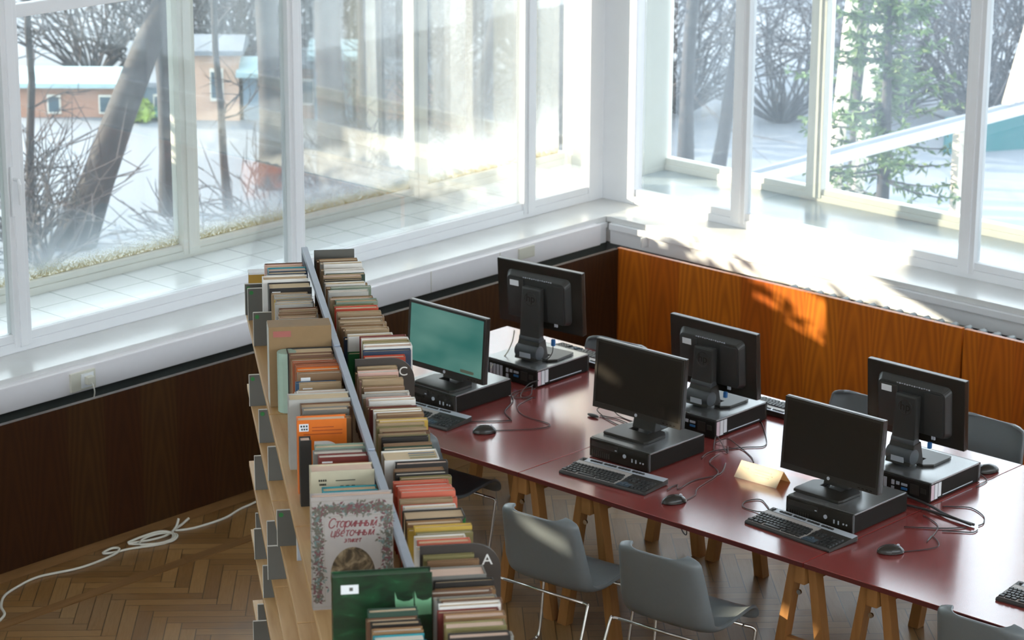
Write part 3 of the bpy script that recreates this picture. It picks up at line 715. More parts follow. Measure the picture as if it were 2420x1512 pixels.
for k, (x, y, rz, lb, cb) in enumerate(MS):
    o = ms if k == 0 else copy_tree(ms)
    o.location = (x, y, TH); o.rotation_euler = (0, 0, math.radians(rz)); o['label'] = lb; o['group'] = 'mice on the red tables'
for (x, y, rz, lb, cb), o in zip(MS, [q for q in bpy.data.objects if q.name.startswith('computer_mouse')]):
    Q = Matrix.Rotation(-math.radians(rz), 3, 'Z')
    wire('mouse_cable', [(0, .05, .012)]+[tuple((Q @ (Vector((px_, py_, z_))-Vector((x, y, TH))))) for px_, py_ in cb], .0021, M['cable_b'], o)

def cable(lb, runs, r=.0024, mat='cable_b', group='loose cables on the red tables', z=None):
    c = thing('cable', lb, 'cable', (0, 0, 0), 0, group)
    for pts in runs: wire('strand', [(p[0], p[1], p[2] if len(p) > 2 else (z or TH+.004)) for p in pts], r, M[mat], c)
    return c
cable('thin black cables hanging beside the teal-screened computer and doubling back over the table', [[(1.17, -2.0, TH+.02), (1.20, -2.06, TH+.03), (1.153, -2.128), (1.234, -2.209), (1.309, -2.346), (1.404, -2.408), (1.41, -2.436), (1.292, -2.564)], [(1.22, -2.06, TH+.04), (1.25, -2.11, TH+.01), (1.20, -2.16), (1.17, -2.10), (1.235, -2.055, TH+.03)], [(1.225, -2.02, TH+.06), (1.205, -2.06, TH+.05), (1.19, -2.10, TH+.012), (1.23, -2.14), (1.27, -2.09)]])
cable('short coil of black cable with a flat plug behind the middle front monitor', [[(1.69, -2.085), (1.632, -2.064, TH+.02), (1.657, -2.015, TH+.03), (1.74, -2.03), (1.86, -2.05)], [(1.667, -2.083), (1.72, -2.10), (1.814, -2.128), (1.88, -2.12)], [(1.68, -2.08), (1.76, -2.07), (1.85, -2.085)]])
MB().ellipsoid((1.652, -2.115, TH+.008), (.034, .014, .007), 12, 8).build('plug', M['cable_b'], bpy.data.objects['cable.001'], smooth=True)
cable('tangle of black cables between the middle computers and the paper sign', [[(2.13, -1.592, TH+.03), (2.241, -1.623), (2.424, -1.811), (2.484, -1.906), (2.432, -1.978), (2.359, -2.12), (2.38, -2.22)], [(2.297, -2.02), (2.334, -1.976, TH+.02), (2.438, -2.004), (2.535, -2.061), (2.585, -2.11)], [(2.359, -2.11), (2.289, -2.0, TH+.03), (2.42, -2.09), (2.369, -2.02)], [(2.53, -2.64), (2.521, -2.562), (2.56, -2.60), (2.54, -2.47), (2.569, -2.332), (2.50, -2.20)]])
cable('thin looped black cable beside the keyboard at the seam', [[(3.02, -2.575, TH+.012), (2.965, -2.585), (2.893, -2.579), (2.861, -2.518), (2.892, -2.461), (2.958, -2.50), (3.0, -2.535)]])
cable('thick taped black cable bundle beside the lone mouse', [[(3.30, -2.16, TH+.02), (3.358, -2.118, TH+.012), (3.464, -2.094, TH+.010), (3.597, -2.098, TH+.010), (3.726, -2.105, TH+.010)], [(3.343, -2.03, TH+.02), (3.475, -2.049, TH+.012), (3.578, -2.089, TH+.012), (3.72, -2.118, TH+.012)]], .0058)
cable('thin cable loop curling past the thick taped bundle', [[(3.50, -2.0), (3.539, -1.968), (3.60, -1.933), (3.69, -1.98), (3.735, -2.05), (3.735, -2.085)], [(3.52, -2.31), (3.595, -2.255), (3.661, -2.20), (3.71, -2.14)], [(3.66, -2.24), (3.70, -2.21), (3.76, -2.17), (3.76, -2.13)]])
cable('thin cables hanging down from the underside of the middle red table', [[(1.83, -1.75, TH-.023), (1.86, -1.76, .30), (1.885, -1.75, .10), (1.93, -1.75, .06), (1.90, -1.76, .25), (1.87, -1.75, TH-.023)]], .003)

# folded paper sign
t = thing('paper_sign', 'cream folded paper tent sign on the middle red table', 'sign', (2.74, -2.25, TH), math.radians(1))
def fold(name, y0, sg, mat):
    m = MB(); th_ = .0012
    m.hexa([(-.113, y0, 0), (.113, y0, 0), (.113, y0+th_, 0), (-.113, y0+th_, 0), (-.113, sg*.0006-.0006, .062), (.113, sg*.0006-.0006, .062), (.113, sg*.0006+.0006, .062), (-.113, sg*.0006+.0006, .062)])
    return m.build(name, mat, t)
def paper_tent():
    m, tt, N, L, b = nt('translucent_cream_paper'); setp(b, .7, 0, .2)
    b.inputs['Base Color'].default_value = (.88, .80, .62, 1)
    tl = N.new('ShaderNodeBsdfTranslucent'); tl.inputs[0].default_value = (.85, .62, .30, 1)
    f = noise(N, L, objco(N, L), 40); L.new(mixrgb(N, L, f, (.84, .77, .60), (.90, .84, .70)), b.inputs['Base Color'])
    mx = N.new('ShaderNodeMixShader'); mx.inputs[0].default_value = .4; L.new(b.outputs[0], mx.inputs[1]); L.new(tl.outputs[0], mx.inputs[2]); L.new(mx.outputs[0], N['Material Output'].inputs[0]); return m
M['papertent'] = paper_tent()
fr_ = fold('front_flap', -.052, -1, M['papertent']); fold('back_flap', .052, 1, M['papertent'])
lin = MB(); sl = math.atan2(.062, .052)
for k, (x0, x1, zz) in enumerate(((-.03, .06, .044), (-.035, .07, .034), (-.02, .055, .025), (-.09, -.06, .040))):
    y = -.052*(1-zz/.062)-.0006
    lin.hexa([(x0, y-.0004-.002, zz-.0016-.0005), (x1, y-.0026, zz-.0021), (x1, y-.0016, zz-.0021), (x0, y-.0016, zz-.0021), (x0, y-.0008, zz+.0016), (x1, y-.0008, zz+.0016), (x1, y+.0002, zz+.0016), (x0, y+.0002, zz+.0016)])
lin.build('printed_lines', plain('faded_grey_print', (.45, .40, .30), .7), fr_)

# ------------------------------------------------------------------ the bookcase and its books
SO = Vector((2.4963, -4.9190, 0)); SE = Vector((.78747, -.61635, 0)); ST = Vector((.61635, .78747, 0)); SROT = math.radians(51.95)
def W(a, b, z): return SO + SE*a + ST*b + Vector((0, 0, z))
L1, L2, L3, L4, L5, L6, L7 = 1.83, 1.53, 1.225, .95, .66, .37, .09
bc = thing('bookcase', 'long double-sided bookcase of pale beech boards on a blue-grey steel frame, running towards the window', 'bookcase', tuple(W(0, 0, 0)), SROT)
JT = [-.44, .83, 1.86, 2.865, 4.1]      # steel posts
def sbox(name, a0, a1, b0, b1, z0, z1, mat, bev=.002): return MB().box((b0, -a1, z0), (b1, -a0, z1)).build(name, mat, bc, bev)
for L in (L1, L2, L3, L4, L5, L6, L7):
    for a0, a1 in zip(JT, JT[1:]):
        sbox('shelf_board', a0+.004, a1-.004, -.012, .198, L-.022, L, M['plank']); sbox('shelf_board', a0+.004, a1-.004, .228, .436, L-.022, L, M['plank'])
for a in JT:
    sbox('steel_post', a-.010, a+.010, .2015, .223, 0, 2.046 if a < 2.8 else 1.83, M['steel'])
    for L in (L1, L2, L3, L4, L5, L6, L7): sbox('shelf_bracket', a-.0035, a+.0035, 0, .424, L-.045, L-.0225, cover((.045, .018, .012), .5), 0)
    sbox('floor_foot', a-.02, a+.02, -.0, .424, 0, .035, M['steel'])
for a0, a1 in zip(JT, JT[1:]):
    zr = 2.030
    if a0 < 2.5: sbox('top_rail', a0+.013, a1-.013, .2015, .223, zr, zr+.022, M['steel'])
    for L in ((L1, L2, L3, L4, L5) if a0 < 2.5 else (L2, L3, L4, L5)): sbox('back_stop', a0+.013, a1-.013, .206, .219, L+.001, L+.05, M['plank'])

PAL = {'cream': (.34, .24, .14), 'beige': (.24, .14, .075), 'tan': (.28, .16, .075), 'brown': (.16, .08, .045), 'grey': (.19, .18, .16), 'pale grey': (.40, .39, .36),  # pale covers darkened to put the shaded gaps between books into colour
       'white': (.72, .70, .66), 'dark green': (.035, .07, .05), 'grey-green': (.20, .26, .20), 'teal': (.02, .25, .30), 'blue': (.05, .12, .22), 'dark blue': (.03, .05, .09), 'black': (.025, .022, .02),
       'maroon': (.16, .03, .025), 'red': (.50, .07, .035), 'coral': (.62, .16, .10), 'orange': (.70, .16, .015), 'rust': (.35, .10, .04), 'olive': (.22, .19, .08), 'yellow': (.50, .33, .06), 'pink': (.60, .38, .32)}
BT = {}
def book(cname, a0, a1, b0, b1, h, base, spine, label, group, hard=True, lean=0, sticker=False):
    """one upright book: covers and spine round a page block; a0..a1 along the bookcase, b0..b1 across it"""
    if spine == 'in' and cname != (.02, .085, .035): b1 = min(b1, .2005)
    T_ = a1-a0; w = b1-b0; o = thing('book', label, 'book', tuple(W((a0+a1)/2, (b0+b1)/2, base)), SROT+lean, group)
    c = .0026 if hard else .0013; ins = .0045 if hard else .0025
    c = min(c, T_*.2)
    sx = 1 if spine == 'out' else -1
    m = MB()
    m.box((-w/2, -T_/2, 0), (w/2, -T_/2+c, h)).box((-w/2, T_/2-c, 0), (w/2, T_/2, h))
    xs = sx*w/2
    m.box((min(xs, xs-sx*c*1.2), -T_/2+c, 0), (max(xs, xs-sx*c*1.2), T_/2-c, h))
    m.build('cover', cover(PAL[cname] if isinstance(cname, str) else cname, .45), o)
    x0, x1 = (-w/2+ins, w/2-c*1.4) if sx > 0 else (-w/2+c*1.4, w/2-ins)
    MB().box((x0, -T_/2+c*1.02, ins), (x1, T_/2-c*1.02, h-ins)).build('page_block', PAGES[hash_(label) % len(PAGES)] if T_ > 0 else PAGES[0], o)
    if sticker:
        MB().box((-w/2+.010, -T_/2-.0006, h-.036), (-w/2+.040, -T_/2-.0001, h-.012)).build('call_label', M['label'], o)
    return o
def hash_(s):
    v = 7
    for ch in s: v = (v*31+ord(ch)) % 100003
    return v
ORD = ['first', 'second', 'third', 'fourth', 'fifth', 'sixth', 'seventh', 'eighth', 'ninth', 'tenth', 'eleventh', 'twelfth', 'thirteenth', 'fourteenth', 'fifteenth', 'sixteenth', 'seventeenth', 'eighteenth', 'nineteenth', 'twentieth']
GR = 'books in the table-side row on top of the bookcase'; GL = 'books in the wall-side row on top of the bookcase'
rnd = random.Random(11)
def run(side, a0, a1, cols, where, b0, b1, h, thick=None, hard=True, jit=.008):
    n = len(cols); ws = [.75+.5*rnd.random() for _ in cols]; s = sum(ws); a = a0
    for k, c in enumerate(cols):
        d = (a1-a0)*ws[k]/s
        j = (rnd.random()-.5)*2*jit; hh = h+(rnd.random()-.5)*.022
        cn = c if isinstance(c, str) else 'cream'
        kind = 'paperback' if not hard else 'book'
        lab = '%s %s, %s %s' % (cn, kind, (ORD[k] + ' from the window in the %s' % where) if n > 1 else '', '') if n > 1 else '%s %s, %s' % (cn, kind, where)
        book(c, a+.0012, a+d-.0012, b0+j+(.006*rnd.random() if side == 'R' else 0), b1+j*1.2, hh, L1, 'out' if side == 'R' else 'in', lab.strip().rstrip(','), GR if side == 'R' else GL, hard, (rnd.random()-.5)*.012, sticker=(side == 'L' and rnd.random() < .35 and n < 9))
        a += d
# table-side row, window end first
o = thing('divider_board', 'tall grey board closing the window end of the table-side book row', 'divider', tuple(W(-.362, .315, L1)), SROT)
MB().box((-.074, -.004, 0), (.074, .004, .225)).build('board', M['plate'], o, .001)
C6 = ['cream', 'brown', 'beige', 'pale grey', 'white', 'cream', 'brown', 'white', 'dark green', 'cream', 'black', 'grey', 'cream', 'white', 'beige', 'grey-green', 'cream', 'pale grey', 'beige', 'cream']
run('R', -.350, .235, C6, 'thin run behind the red cover', .250, .392, .203, hard=False)
run('R', .238, .322, ['grey-green', 'olive'], 'faded pair just before the red cover', .250, .396, .208)
book('red', .325, .362, .250, .398, .208, L1, 'out', 'red-covered book with a bright red patch by the steel rail, near the window end', GR)
run('R', .365, .640, ['white', 'cream', 'beige', 'cream', 'cream', 'tan', 'beige', 'cream'], 'group between red cover and green wrapper', .254, .406, .205)
run('R', .643, .715, ['dark blue', 'white'], 'pair just behind the green wrapper', .256, .404, .205)
book((.02, .16, .055), .705+.012, .745, .256, .305, .165, L1, 'out', 'short green-wrapped book against the steel rail', GR)
run('R', .748, .918, ['maroon', 'white', 'olive', 'white', 'dark blue'], 'five big ones jutting towards the tables', .286, .444, .222)
run('R', .921, .955, ['red'], 'thin and bright just beyond the letter C plate', .275, .41, .205)
run('R', 1.006, 1.238, ['cream', 'beige', 'cream', 'pink', 'cream', 'cream', 'pink', 'cream', 'cream', 'beige'], 'cream run just past the letter C plate', .250, .380, .205, hard=False)
book('maroon', .962, .986, .262, .390, .212, L1, 'out', 'dark red book whose spine juts out beside the letter C plate', GR)
run('R', 1.241, 1.412, ['white', 'pale grey', 'cream', 'pink', 'white', 'cream', 'beige'], 'pale run before the maroon strip', .250, .392, .200)
book('maroon', 1.415, 1.442, .252, .398, .203, L1, 'out', 'maroon book alone amid cream ones, midway along the table-side row', GR)
run('R', 1.445, 1.612, ['cream', 'white', 'beige', 'pink', 'cream', 'yellow', 'cream'], 'cream run after the maroon strip', .254, .400, .203, hard=False)
run('R', 1.615, 1.785, ['olive', 'cream', 'brown', 'cream', 'olive', 'cream', 'black', 'cream', 'olive', 'beige'], 'dark-edged run behind the dark green hardback', .254, .398, .202)
book('dark green', 1.788, 1.818, .252, .398, .204, L1, 'out', 'dark green hardback just behind the big white volume, table-side row', GR)
book('pale grey', 1.821, 1.846, .254, .404, .196, L1, 'out', 'pale grey book squeezed between dark green hardback and big white volume', GR)
bw = book('white', 1.852, 1.935, .240, .398, .214, L1, 'out', 'thick white volume with green and blue stripes on its top edge', GR)
for k, c in enumerate(('olive', 'grey-green', 'blue')): MB().box((-.005, -.033+k*.02, .2141), (.07, -.027+k*.02, .2146)).build('top_stripe', cover(PAL[c], .6), bw)
run('R', 1.938, 2.045, ['black', 'beige', 'black', 'olive'], 'dark group after the thick white volume', .262, .410, .202)
run('R', 2.048, 2.215, ['coral', 'coral', 'red', 'coral', 'coral', 'coral', 'coral'], 'coral set past the thick white volume', .250, .402, .200)
run('R', 2.218, 2.318, ['cream', 'coral', 'white', 'beige'], 'small group after the coral set', .252, .402, .195)
gb = book('black', 2.322, 2.390, .244, .408, .206, L1, 'out', 'thick dark book with a grass-green corner on its cover', GR)
MB().prism([(.082, .204), (.082, .10), (.01, .10)], -.0352, -.0341, 'y').build('green_corner', cover((.02, .17, .035), .5), gb)
MB().prism([(.055, .204), (.079, .204), (.004, .10), (-.02, .10)], -.0350, -.0341, 'y').build('silver_band', M['plate'], gb)
run('R', 2.395, 2.50, ['tan', 'yellow', 'yellow', 'olive'], 'ochre group before the letter A plate', .250, .404, .203)
run('R', 2.503, 2.632, ['white', 'coral', 'white', 'black'], 'group just behind the A plate', .256, .398, .198)
run('R', 2.648, 2.738, ['olive', 'cream', 'beige', 'cream', 'beige'], 'five between letter A plate and grey case', .258, .396, .196)
gc = book('grey', 2.742, 2.806, .260, .402, .206, L1, 'out', 'grey slip-cased book with a pale title panel, near the letter A plate', GR)
MB().box((-.052, -.0337, .10), (.058, -.0321, .182)).build('title_frame', M['plate'], gc)
MB().box((-.042, -.0342, .14), (.05, -.0338, .168)).build('title_panel', M['plateedge'], gc)
run('R', 2.812, 3.02, ['black', 'tan', 'brown', 'white', 'grey', 'brown', 'white', 'maroon'], 'dark run before the grey case', .254, .408, .196)
run('R', 3.025, 3.30, ['tan', 'brown', 'olive', 'pale grey', 'black', 'cream', 'orange', 'tan'], 'last run past the grey case', .258, .410, .196)
# wall-side row
run('L', -.30, -.075, ['brown', 'pink', 'teal', 'dark blue', 'white'], 'wall-side group at the window end', .052, .190, .20)
book('white', -.072, -.020, .030, .190, .215, L1, 'in', 'tall white book near the window end of the wall-side row', GL)
book('black', -.016, .060, .046, .196, .205, L1, 'in', 'black hardback with brown cover picture and grey label, by the window end', GL, sticker=True)
run('L', .064, .40, ['cream', 'pale grey', 'yellow', 'cream', 'grey', 'pale grey', 'brown', 'cream', 'pale grey', 'beige', 'grey', 'cream'], 'grey-cream run behind the slipcase', .058, .188, .19)
run('L', .403, .655, ['pale grey', 'olive', 'cream', 'brown', 'cream', 'beige', 'orange', 'cream', 'beige'], 'cream run touching the slipcase back', .045, .180, .195)
sc_ = thing('slipcase', 'big brown cardboard slipcase standing across the wall-side row', 'slipcase', tuple(W(.716, .098, L1)), SROT, None)
MB().box((-.102, -.043, 0), (.102, .043, .272)).build('case_board', cover((.265, .165, .075), .6), sc_, .002)
MB().box((-.1028, -.041, .003), (-.1022, .041, .269)).build('spine_strip', M['plateedge'], sc_)
MB().box((-.088, -.0438, .238), (-.030, -.0432, .258)).build('shelf_mark', cover((.38, .12, .10), .7), sc_)
bh = book('black', .775, .838, .050, .202, .205, L1, 'in', 'dark grey hardback with rounded mint spine, just in front of the slipcase', GL)
MB().tube([(-.076, 0, .002), (-.076, 0, .203)], .0315, 12).build('mint_spine', cover((.34, .46, .38), .5), bh)
run('L', .842, 1.09, ['brown', 'tan', 'rust', 'brown', 'rust', 'orange', 'brown', 'beige'], 'brown-orange run before the dark hardback', .058, .200, .203)
run('L', 1.093, 1.205, ['blue', 'brown', 'cream', 'cream'], 'blue-and-cream group behind the teal book', .06, .19, .196)
run('L', 1.208, 1.305, ['white', 'white', 'teal'], 'trio behind the tall pale volume', .045, .196, .203)
book('pale grey', 1.312, 1.375, .012, .200, .224, L1, 'in', 'tall pale volume with blue-white spine, halfway along the wall-side row', GL)
book('brown', 1.38, 1.43, .045, .200, .214, L1, 'in', 'dark brown book with a small label behind the orange book', GL, sticker=True)
run('L', 1.433, 1.548, ['grey', 'beige', 'pale grey', 'tan'], 'group touching the orange book back', .04, .178, .212)
ob = book('orange', 1.552, 1.592, .020, .166, .231, L1, 'in', 'bright orange book with a big white serif letter D', GL)
MB().box((-.068, -.0208, .196), (-.040, -.0202, .219)).build('call_label', M['label'], ob)
lm = MB()
for k in range(3): lm.box((-.064+k*.008, -.0212, .209), (-.059+k*.008, -.0207, .215)).box((-.062+k*.007, -.0212, .200), (-.057+k*.007, -.0207, .205))
lm.build('call_number', M['blackp'], ob)
text_mesh('cover_letter', 'D', .12, M['whitemark'], ob, (.012, -.0206, .118), (math.radians(90), 0, 0))
ln = MB()
for z, x0, x1 in ((.206, -.03, .035), (.196, -.03, .06), (.185, -.055, .06)): ln.box((x0, -.0207, z), (x1, -.0202, z+.0022))
ln.build('cover_title', cover((.33, .05, .01), .6), ob)
book('black', 1.66, 1.70, .018, .052, .205, L1, 'in', 'slim black folder spine at the edge in front of the orange book', GL)
run('L', 1.765, 1.965, ['grey-green', 'grey', 'maroon', 'rust', 'orange'], 'green-to-orange group before the orange letter book', .052, .200, .203)
cb_ = book((.56, .50, .36), 1.972, 2.032, .022, .202, .226, L1, 'in', 'thick cream book with small dark emblem, behind the blue books', GL)
em = MB()
for k in range(3): em.box((-.008+k*.016, -.0310, .165), (.002+k*.016, -.0304, .182))
for k in range(4): em.box((-.068+k*.006, -.0310, .196), (-.064+k*.006, -.0304, .202)).box((-.066+k*.005, -.0310, .184), (-.062+k*.005, -.0304, .190))
em.box((-.02, -.0310, .196), (.035, -.0304, .1985)); em.build('cover_emblem', M['blackp'], cb_)
run('L', 2.10, 2.215, ['teal', 'blue', 'rust'], 'low blue trio behind the flower album', .052, .206, .198)
# flower album
al = book((.36, .325, .305), 2.455, 2.487, -.016, .214, .318, L1, 'in', 'large grey-white flower album with ornate border, red script title and oval painting', GL)
fl = MB(); r2 = random.Random(5)
def leaf(mb, x, z, s, an):
    p = [(math.cos(an+q)*s*k, math.sin(an+q)*s*k) for q, k in ((0, 1), (1.57, .42), (PI, 1), (-1.57, .42))]
    yy = -.0163-.0003*r2.random(); mb.quad(*[(x+u, yy, z+v) for u, v in p])
fr2 = MB(); fr3 = MB()
for k in range(1150):
    u = r2.random()
    if u < .36: x = -.092+r2.gauss(0, .008); z = .02+.27*r2.random()
    elif u < .72: x = .092+r2.gauss(0, .008); z = .02+.27*r2.random()
    else: x = -.09+.18*r2.random(); z = .283+r2.gauss(0, .008)
    if abs(x) > .108 or z > .304: continue
    q = r2.random(); leaf(fl if q < .62 else (fr2 if q < .85 else fr3), x, z, 0.004+.0045*r2.random(), r2.random()*6.3)
for sx in (-1, 1):
    for k in range(9): leaf(fr3, sx*.096+r2.gauss(0, .006), .19+r2.gauss(0, .006), .008, r2.random()*6)
for k in range(16): leaf(fr2, r2.gauss(0, .012), .283+r2.gauss(0, .007), .009, r2.random()*6)
fl.build('leaf_border_print', cover((.115, .105, .08), .6), al); fr2.build('flower_petal_print', cover((.15, .06, .065), .6), al); fr3.build('blue_petal_print', cover((.13, .19, .18), .6), al)
pf = MB()
for x0, x1, z0, z1 in ((-.108, .108, .008, .0092), (-.108, .108, .306, .3072), (-.108, -.1068, .008, .307), (.1068, .108, .008, .307), (-.074, .074, .262, .2632), (-.0752, -.074, .02, .25), (.074, .0752, .02, .25)): pf.box((x0, -.0166, z0), (x1, -.0161, z1))
pf.build('border_lines', cover((.30, .27, .22), .6), al)
RT = cover((.22, .03, .04), .6)
def arc(cx_, cy_, rx, ry, a0, a1, n=8): return [(cx_+rx*math.cos(math.radians(a0+(a1-a0)*k/n)), cy_+ry*math.sin(math.radians(a0+(a1-a0)*k/n))) for k in range(n+1)]
STROKES = {'С': (1.05, [arc(.58, .72, .52, .80, 40, 320, 14)+[(1.02, .40)]]), 'т': (.85, [[(0, .98), (.75, 1.02)], [(.38, 1), (.38, .1), (.5, 0)]]), 'а': (.85, [arc(.32, .5, .32, .5, 60, 300, 10), [(.64, 1), (.62, .15), (.78, 0)]]),
 'р': (.85, [[(0, 1), (0, -.55)], arc(.33, .5, .34, .5, 150, -150, 10)]), 'и': (.82, [[(0, 1), (0, .2), (.18, 0), (.58, .85)], [(.6, 1), (.6, .12), (.75, 0)]]), 'н': (.82, [[(0, 1), (0, 0)], [(0, .52), (.6, .52)], [(.6, 1), (.6, .1), (.72, 0)]]),
 'ы': (1.0, [[(0, 1), (0, 0)]+arc(.2, .26, .24, .26, -90, 90, 6)+[(0, .52)], [(.78, 1), (.78, .1), (.9, 0)]]), 'й': (.82, [[(0, 1), (0, .2), (.18, 0), (.58, .85)], [(.6, 1), (.6, .12), (.75, 0)], [(.15, 1.42), (.32, 1.25), (.5, 1.42)]]),
 'ц': (.85, [[(0, 1), (0, .1), (.1, 0), (.72, 0), (.72, -.28)], [(.58, 1), (.58, 0)]]), 'в': (.75, [[(0, 0), (0, 1.2), (.25, 1.4), (.42, 1.15), (.2, .62)], arc(.22, .31, .32, .31, 90, -110, 8)]), 'е': (.75, [[(.04, .48), (.55, .6)]+arc(.32, .5, .30, .5, 30, 310, 10)]),
 'о': (.82, [arc(.33, .5, .33, .5, 90, 450, 14)]), 'ч': (.8, [[(0, 1), (.02, .6), (.2, .45), (.56, .6)], [(.58, 1), (.58, .1), (.7, 0)]]), 'э': (.78, [arc(.22, .5, .36, .5, 130, -130, 10), [(.15, .5), (.57, .5)]]), 'к': (.75, [[(0, 1), (0, 0)], [(.55, 1), (.05, .5), (.5, .05), (.62, 0)]])}
def script_line(name, body, xh, zc, parent, r):
    w_ = sum(STROKES[c][0] for c in body)*xh; x = -w_/2; m = MB()
    for c in body:
        adv, st = STROKES[c]
        for line in st: m.tube([(x+(u+.28*v)*xh, -.0165, zc+(v-.5)*xh) for u, v in line], r, 5)
        x += adv*xh
    return m.build(name, RT, parent)
script_line('cover_title_print', 'Старинный', .0165, .240, al, .0014); script_line('cover_title_print', 'цветочный', .0155, .214, al, .0013); script_line('cover_title_print', 'этикет', .0095, .193, al, .001)
def painting():
    m, t, N, L, b = nt('small_dark_oil_painting'); setp(b, .6, 0, .3)
    v = objco(N, L, (1, 1, 1)); f = noise(N, L, v, 26, 4, 1.2)
    L.new(ramp(N, L, f, [(.28, (.03, .02, .012)), (.45, (.07, .05, .028)), (.56, (.18, .13, .075)), (.66, (.30, .23, .15)), (.78, (.09, .11, .08))]), b.inputs['Base Color']); return m
MB().prism([(.060*math.cos(2*PI*k/40), .092+.082*math.sin(2*PI*k/40)) for k in range(40)], -.0167, -.0161, 'y').build('oval_painting', painting(), al)
# big green book
def greencover():
    m, t, N, L, b = nt('dark_green_printed_cover'); setp(b, .3, 0, .5)
    f = noise(N, L, objco(N, L, (1, 1, 2.5)), 14, 4, 1)
    L.new(ramp(N, L, f, [(.35, (.012, .022, .012)), (.62, (.014, .055, .022)), (.8, (.04, .16, .07))]), b.inputs['Base Color']); return m
gk = book((.02, .085, .035), 2.895, 2.935, -.002, .246, .272, L1, 'in', 'large dark green glossy book with a small white sticker, standing before the flower album', GL)
for q in gk.children: q.data.materials[0] = greencover() if q.name.startswith('cover') else cover((.03, .09, .04), .5)
MB().box((-.104, -.0208, .226), (-.060, -.0202, .250)).build('white_sticker', M['label'], gk); MB().box((-.083, -.0212, .234), (-.074, -.0208, .243)).build('sticker_print', M['plate'], gk)
gp = MB(); LG = cover((.16, .36, .20), .45)
for cx_, s in ((.058, 1.0), (.105, .9)):
    out = [(cx_-.028*s, .225), (cx_-.022*s, .205), (cx_-.006*s, .198), (cx_+.008*s, .199), (cx_+.018*s, .205), (cx_+.0185*s, .222 if s == 1 else .208), (cx_+.020*s, .160), (cx_-.020*s, .160), (cx_-.027*s, .19)]
    out = [(min(x, .122), z) for x, z in out]
    gp.prism(out, -.0208, -.0202, 'y')
gp.prism([(-.105, .03), (-.078, .058), (-.07, .03)], -.0208, -.0202, 'y').prism([(-.05, .03), (-.032, .056), (-.02, .03)], -.0208, -.0202, 'y')
gp.build('pale_green_print', LG, gk)
run('L', 2.99, 3.12, ['dark green', 'brown', 'black', 'brown', 'tan'], 'short group before the green book', .078, .206, .197)
run('L', 3.13, 3.27, ['teal', 'blue', 'teal'], 'teal trio at the near end', .080, .206, .190)
# two books showing on the second board
for k, (a, c) in enumerate(((1.262, 'cream'), (1.285, 'beige'))):
    book(c, a, a+.02, .034, .19, .205, L2, 'in', '%s book edge showing on the second board beside the grey divider' % c, 'books on the second board')

# divider boards standing out at the front edge on the wall side
DV = [('yellowbox', -.60, .015, L1, .062, 'ochre box standing at the window end of the bookcase'), ('b', -.321, -.017, L1, .118, 'topmost grey divider with green dot, beside the ochre box'), ('b', -.253, -.011, L1, .12, 'grey divider with green dot, just before the one by the ochre box'), ('b', .07, -.012, L1, .123, 'grey divider with green dot beside the brown slipcase'),
      ('b', -.166, -.019, L2, .12, 'grey divider with green dot at the window end of the second board'), ('b', .247, -.012, L2, .123, 'plain dark divider on the second board, beneath the slipcase'), ('n', .637, -.008, L2, .121, 'dark divider on the second board, below the tall pale volume'),
      ('n', -.112, -.010, L3, .132, 'wide grey-brown divider at the window end of the third board'), ('n', .563, -.012, L3, .133, 'narrow divider on the third board behind the green-dotted one'), ('g', 1.242, -.023, L2, .121, 'dividing board with green dot on the second board, near the flower album'),
      ('n', .762, -.025, L3, .12, 'dark divider on the third board with pale top edge'), ('y', 1.372, .028, L2, .146, 'blue-grey divider with yellow dot beside the flower album'),
      ('n', -.258, -.002, L4, .13, 'narrow divider at the window end of the fourth board'), ('n', -.122, -.017, L4, .12, 'wider divider at the window end of the fourth board'), ('n', .252, -.011, L4, .123, 'dark divider in the middle of the fourth board'),
      ('n', -.098, -.012, L5, .121, 'small dark divider on the fifth board, above the lowest one'), ('n', .093, -.041, L5, .136, 'lowest dark divider, at the bottom edge beside the parquet')]
for k, (kd, a, b, L, h, lb) in enumerate(DV):
    o = thing('shelf_divider' if kd != 'yellowbox' else 'card_box', lb, 'divider' if kd != 'yellowbox' else 'box', tuple(W(a, b, L)), SROT, 'dividers standing out along the bookcase' if kd != 'yellowbox' else None)
    if kd == 'yellowbox':
        MB().box((0, 0, 0), (.066, .05, .075)).build('box_body', cover((.42, .25, .04), .6), o, .002); MB().box((-.001, -.001, .0751), (.067, .051, .083)).build('box_lid', M['label'], o, .001); continue
    mt = M['steel'] if kd == 'y' else M['plate']
    MB().box((0, 0, 0), (.064, .006, h)).build('board', mt, o, .0008)
    MB().box((-.0012, -.0004, 0), (.0006, .0064, h)).box((0, -.0004, h-.0012), (.064, .0064, h+.0008)).build('edge_trim', M['plateedge'], o)
    if kd in ('b', 'g', 'y'):
        MB().tube([(.013, -.0012, h-.016), (.013, .0002, h-.016)], .0075, 16).build('colour_dot', M['yellowdot'] if kd == 'y' else M['greendot'], o)
# letter plates
for ch, a, top, xr, lb in (('A', 2.640, .226, .213, 'dark round-topped plate with white letter A sticking out of the table-side book row'), ('C', 1.0, .227, .190, 'dark round-topped plate with white letter C sticking out beside the teal-screened monitor')):
    o = thing('letter_plate', lb, 'letter plate', tuple(W(a, .252, L1)), SROT)
    r = .075; pts = [(0, 0), (xr, 0), (xr, top-r)]+[(xr-r+r*math.cos(math.radians(t_)), top-r+r*math.sin(math.radians(t_))) for t_ in range(10, 90, 10)]+[(xr-r, top), (0, top)]
    MB().prism(pts, -.0035, .0035, 'y').build('board', M['letterplate'], o)
    text_mesh('letter', ch, .042, M['whitemark'], o, (xr-.036, -.0037, top-.047), (math.radians(90), 0, 0), .0004)

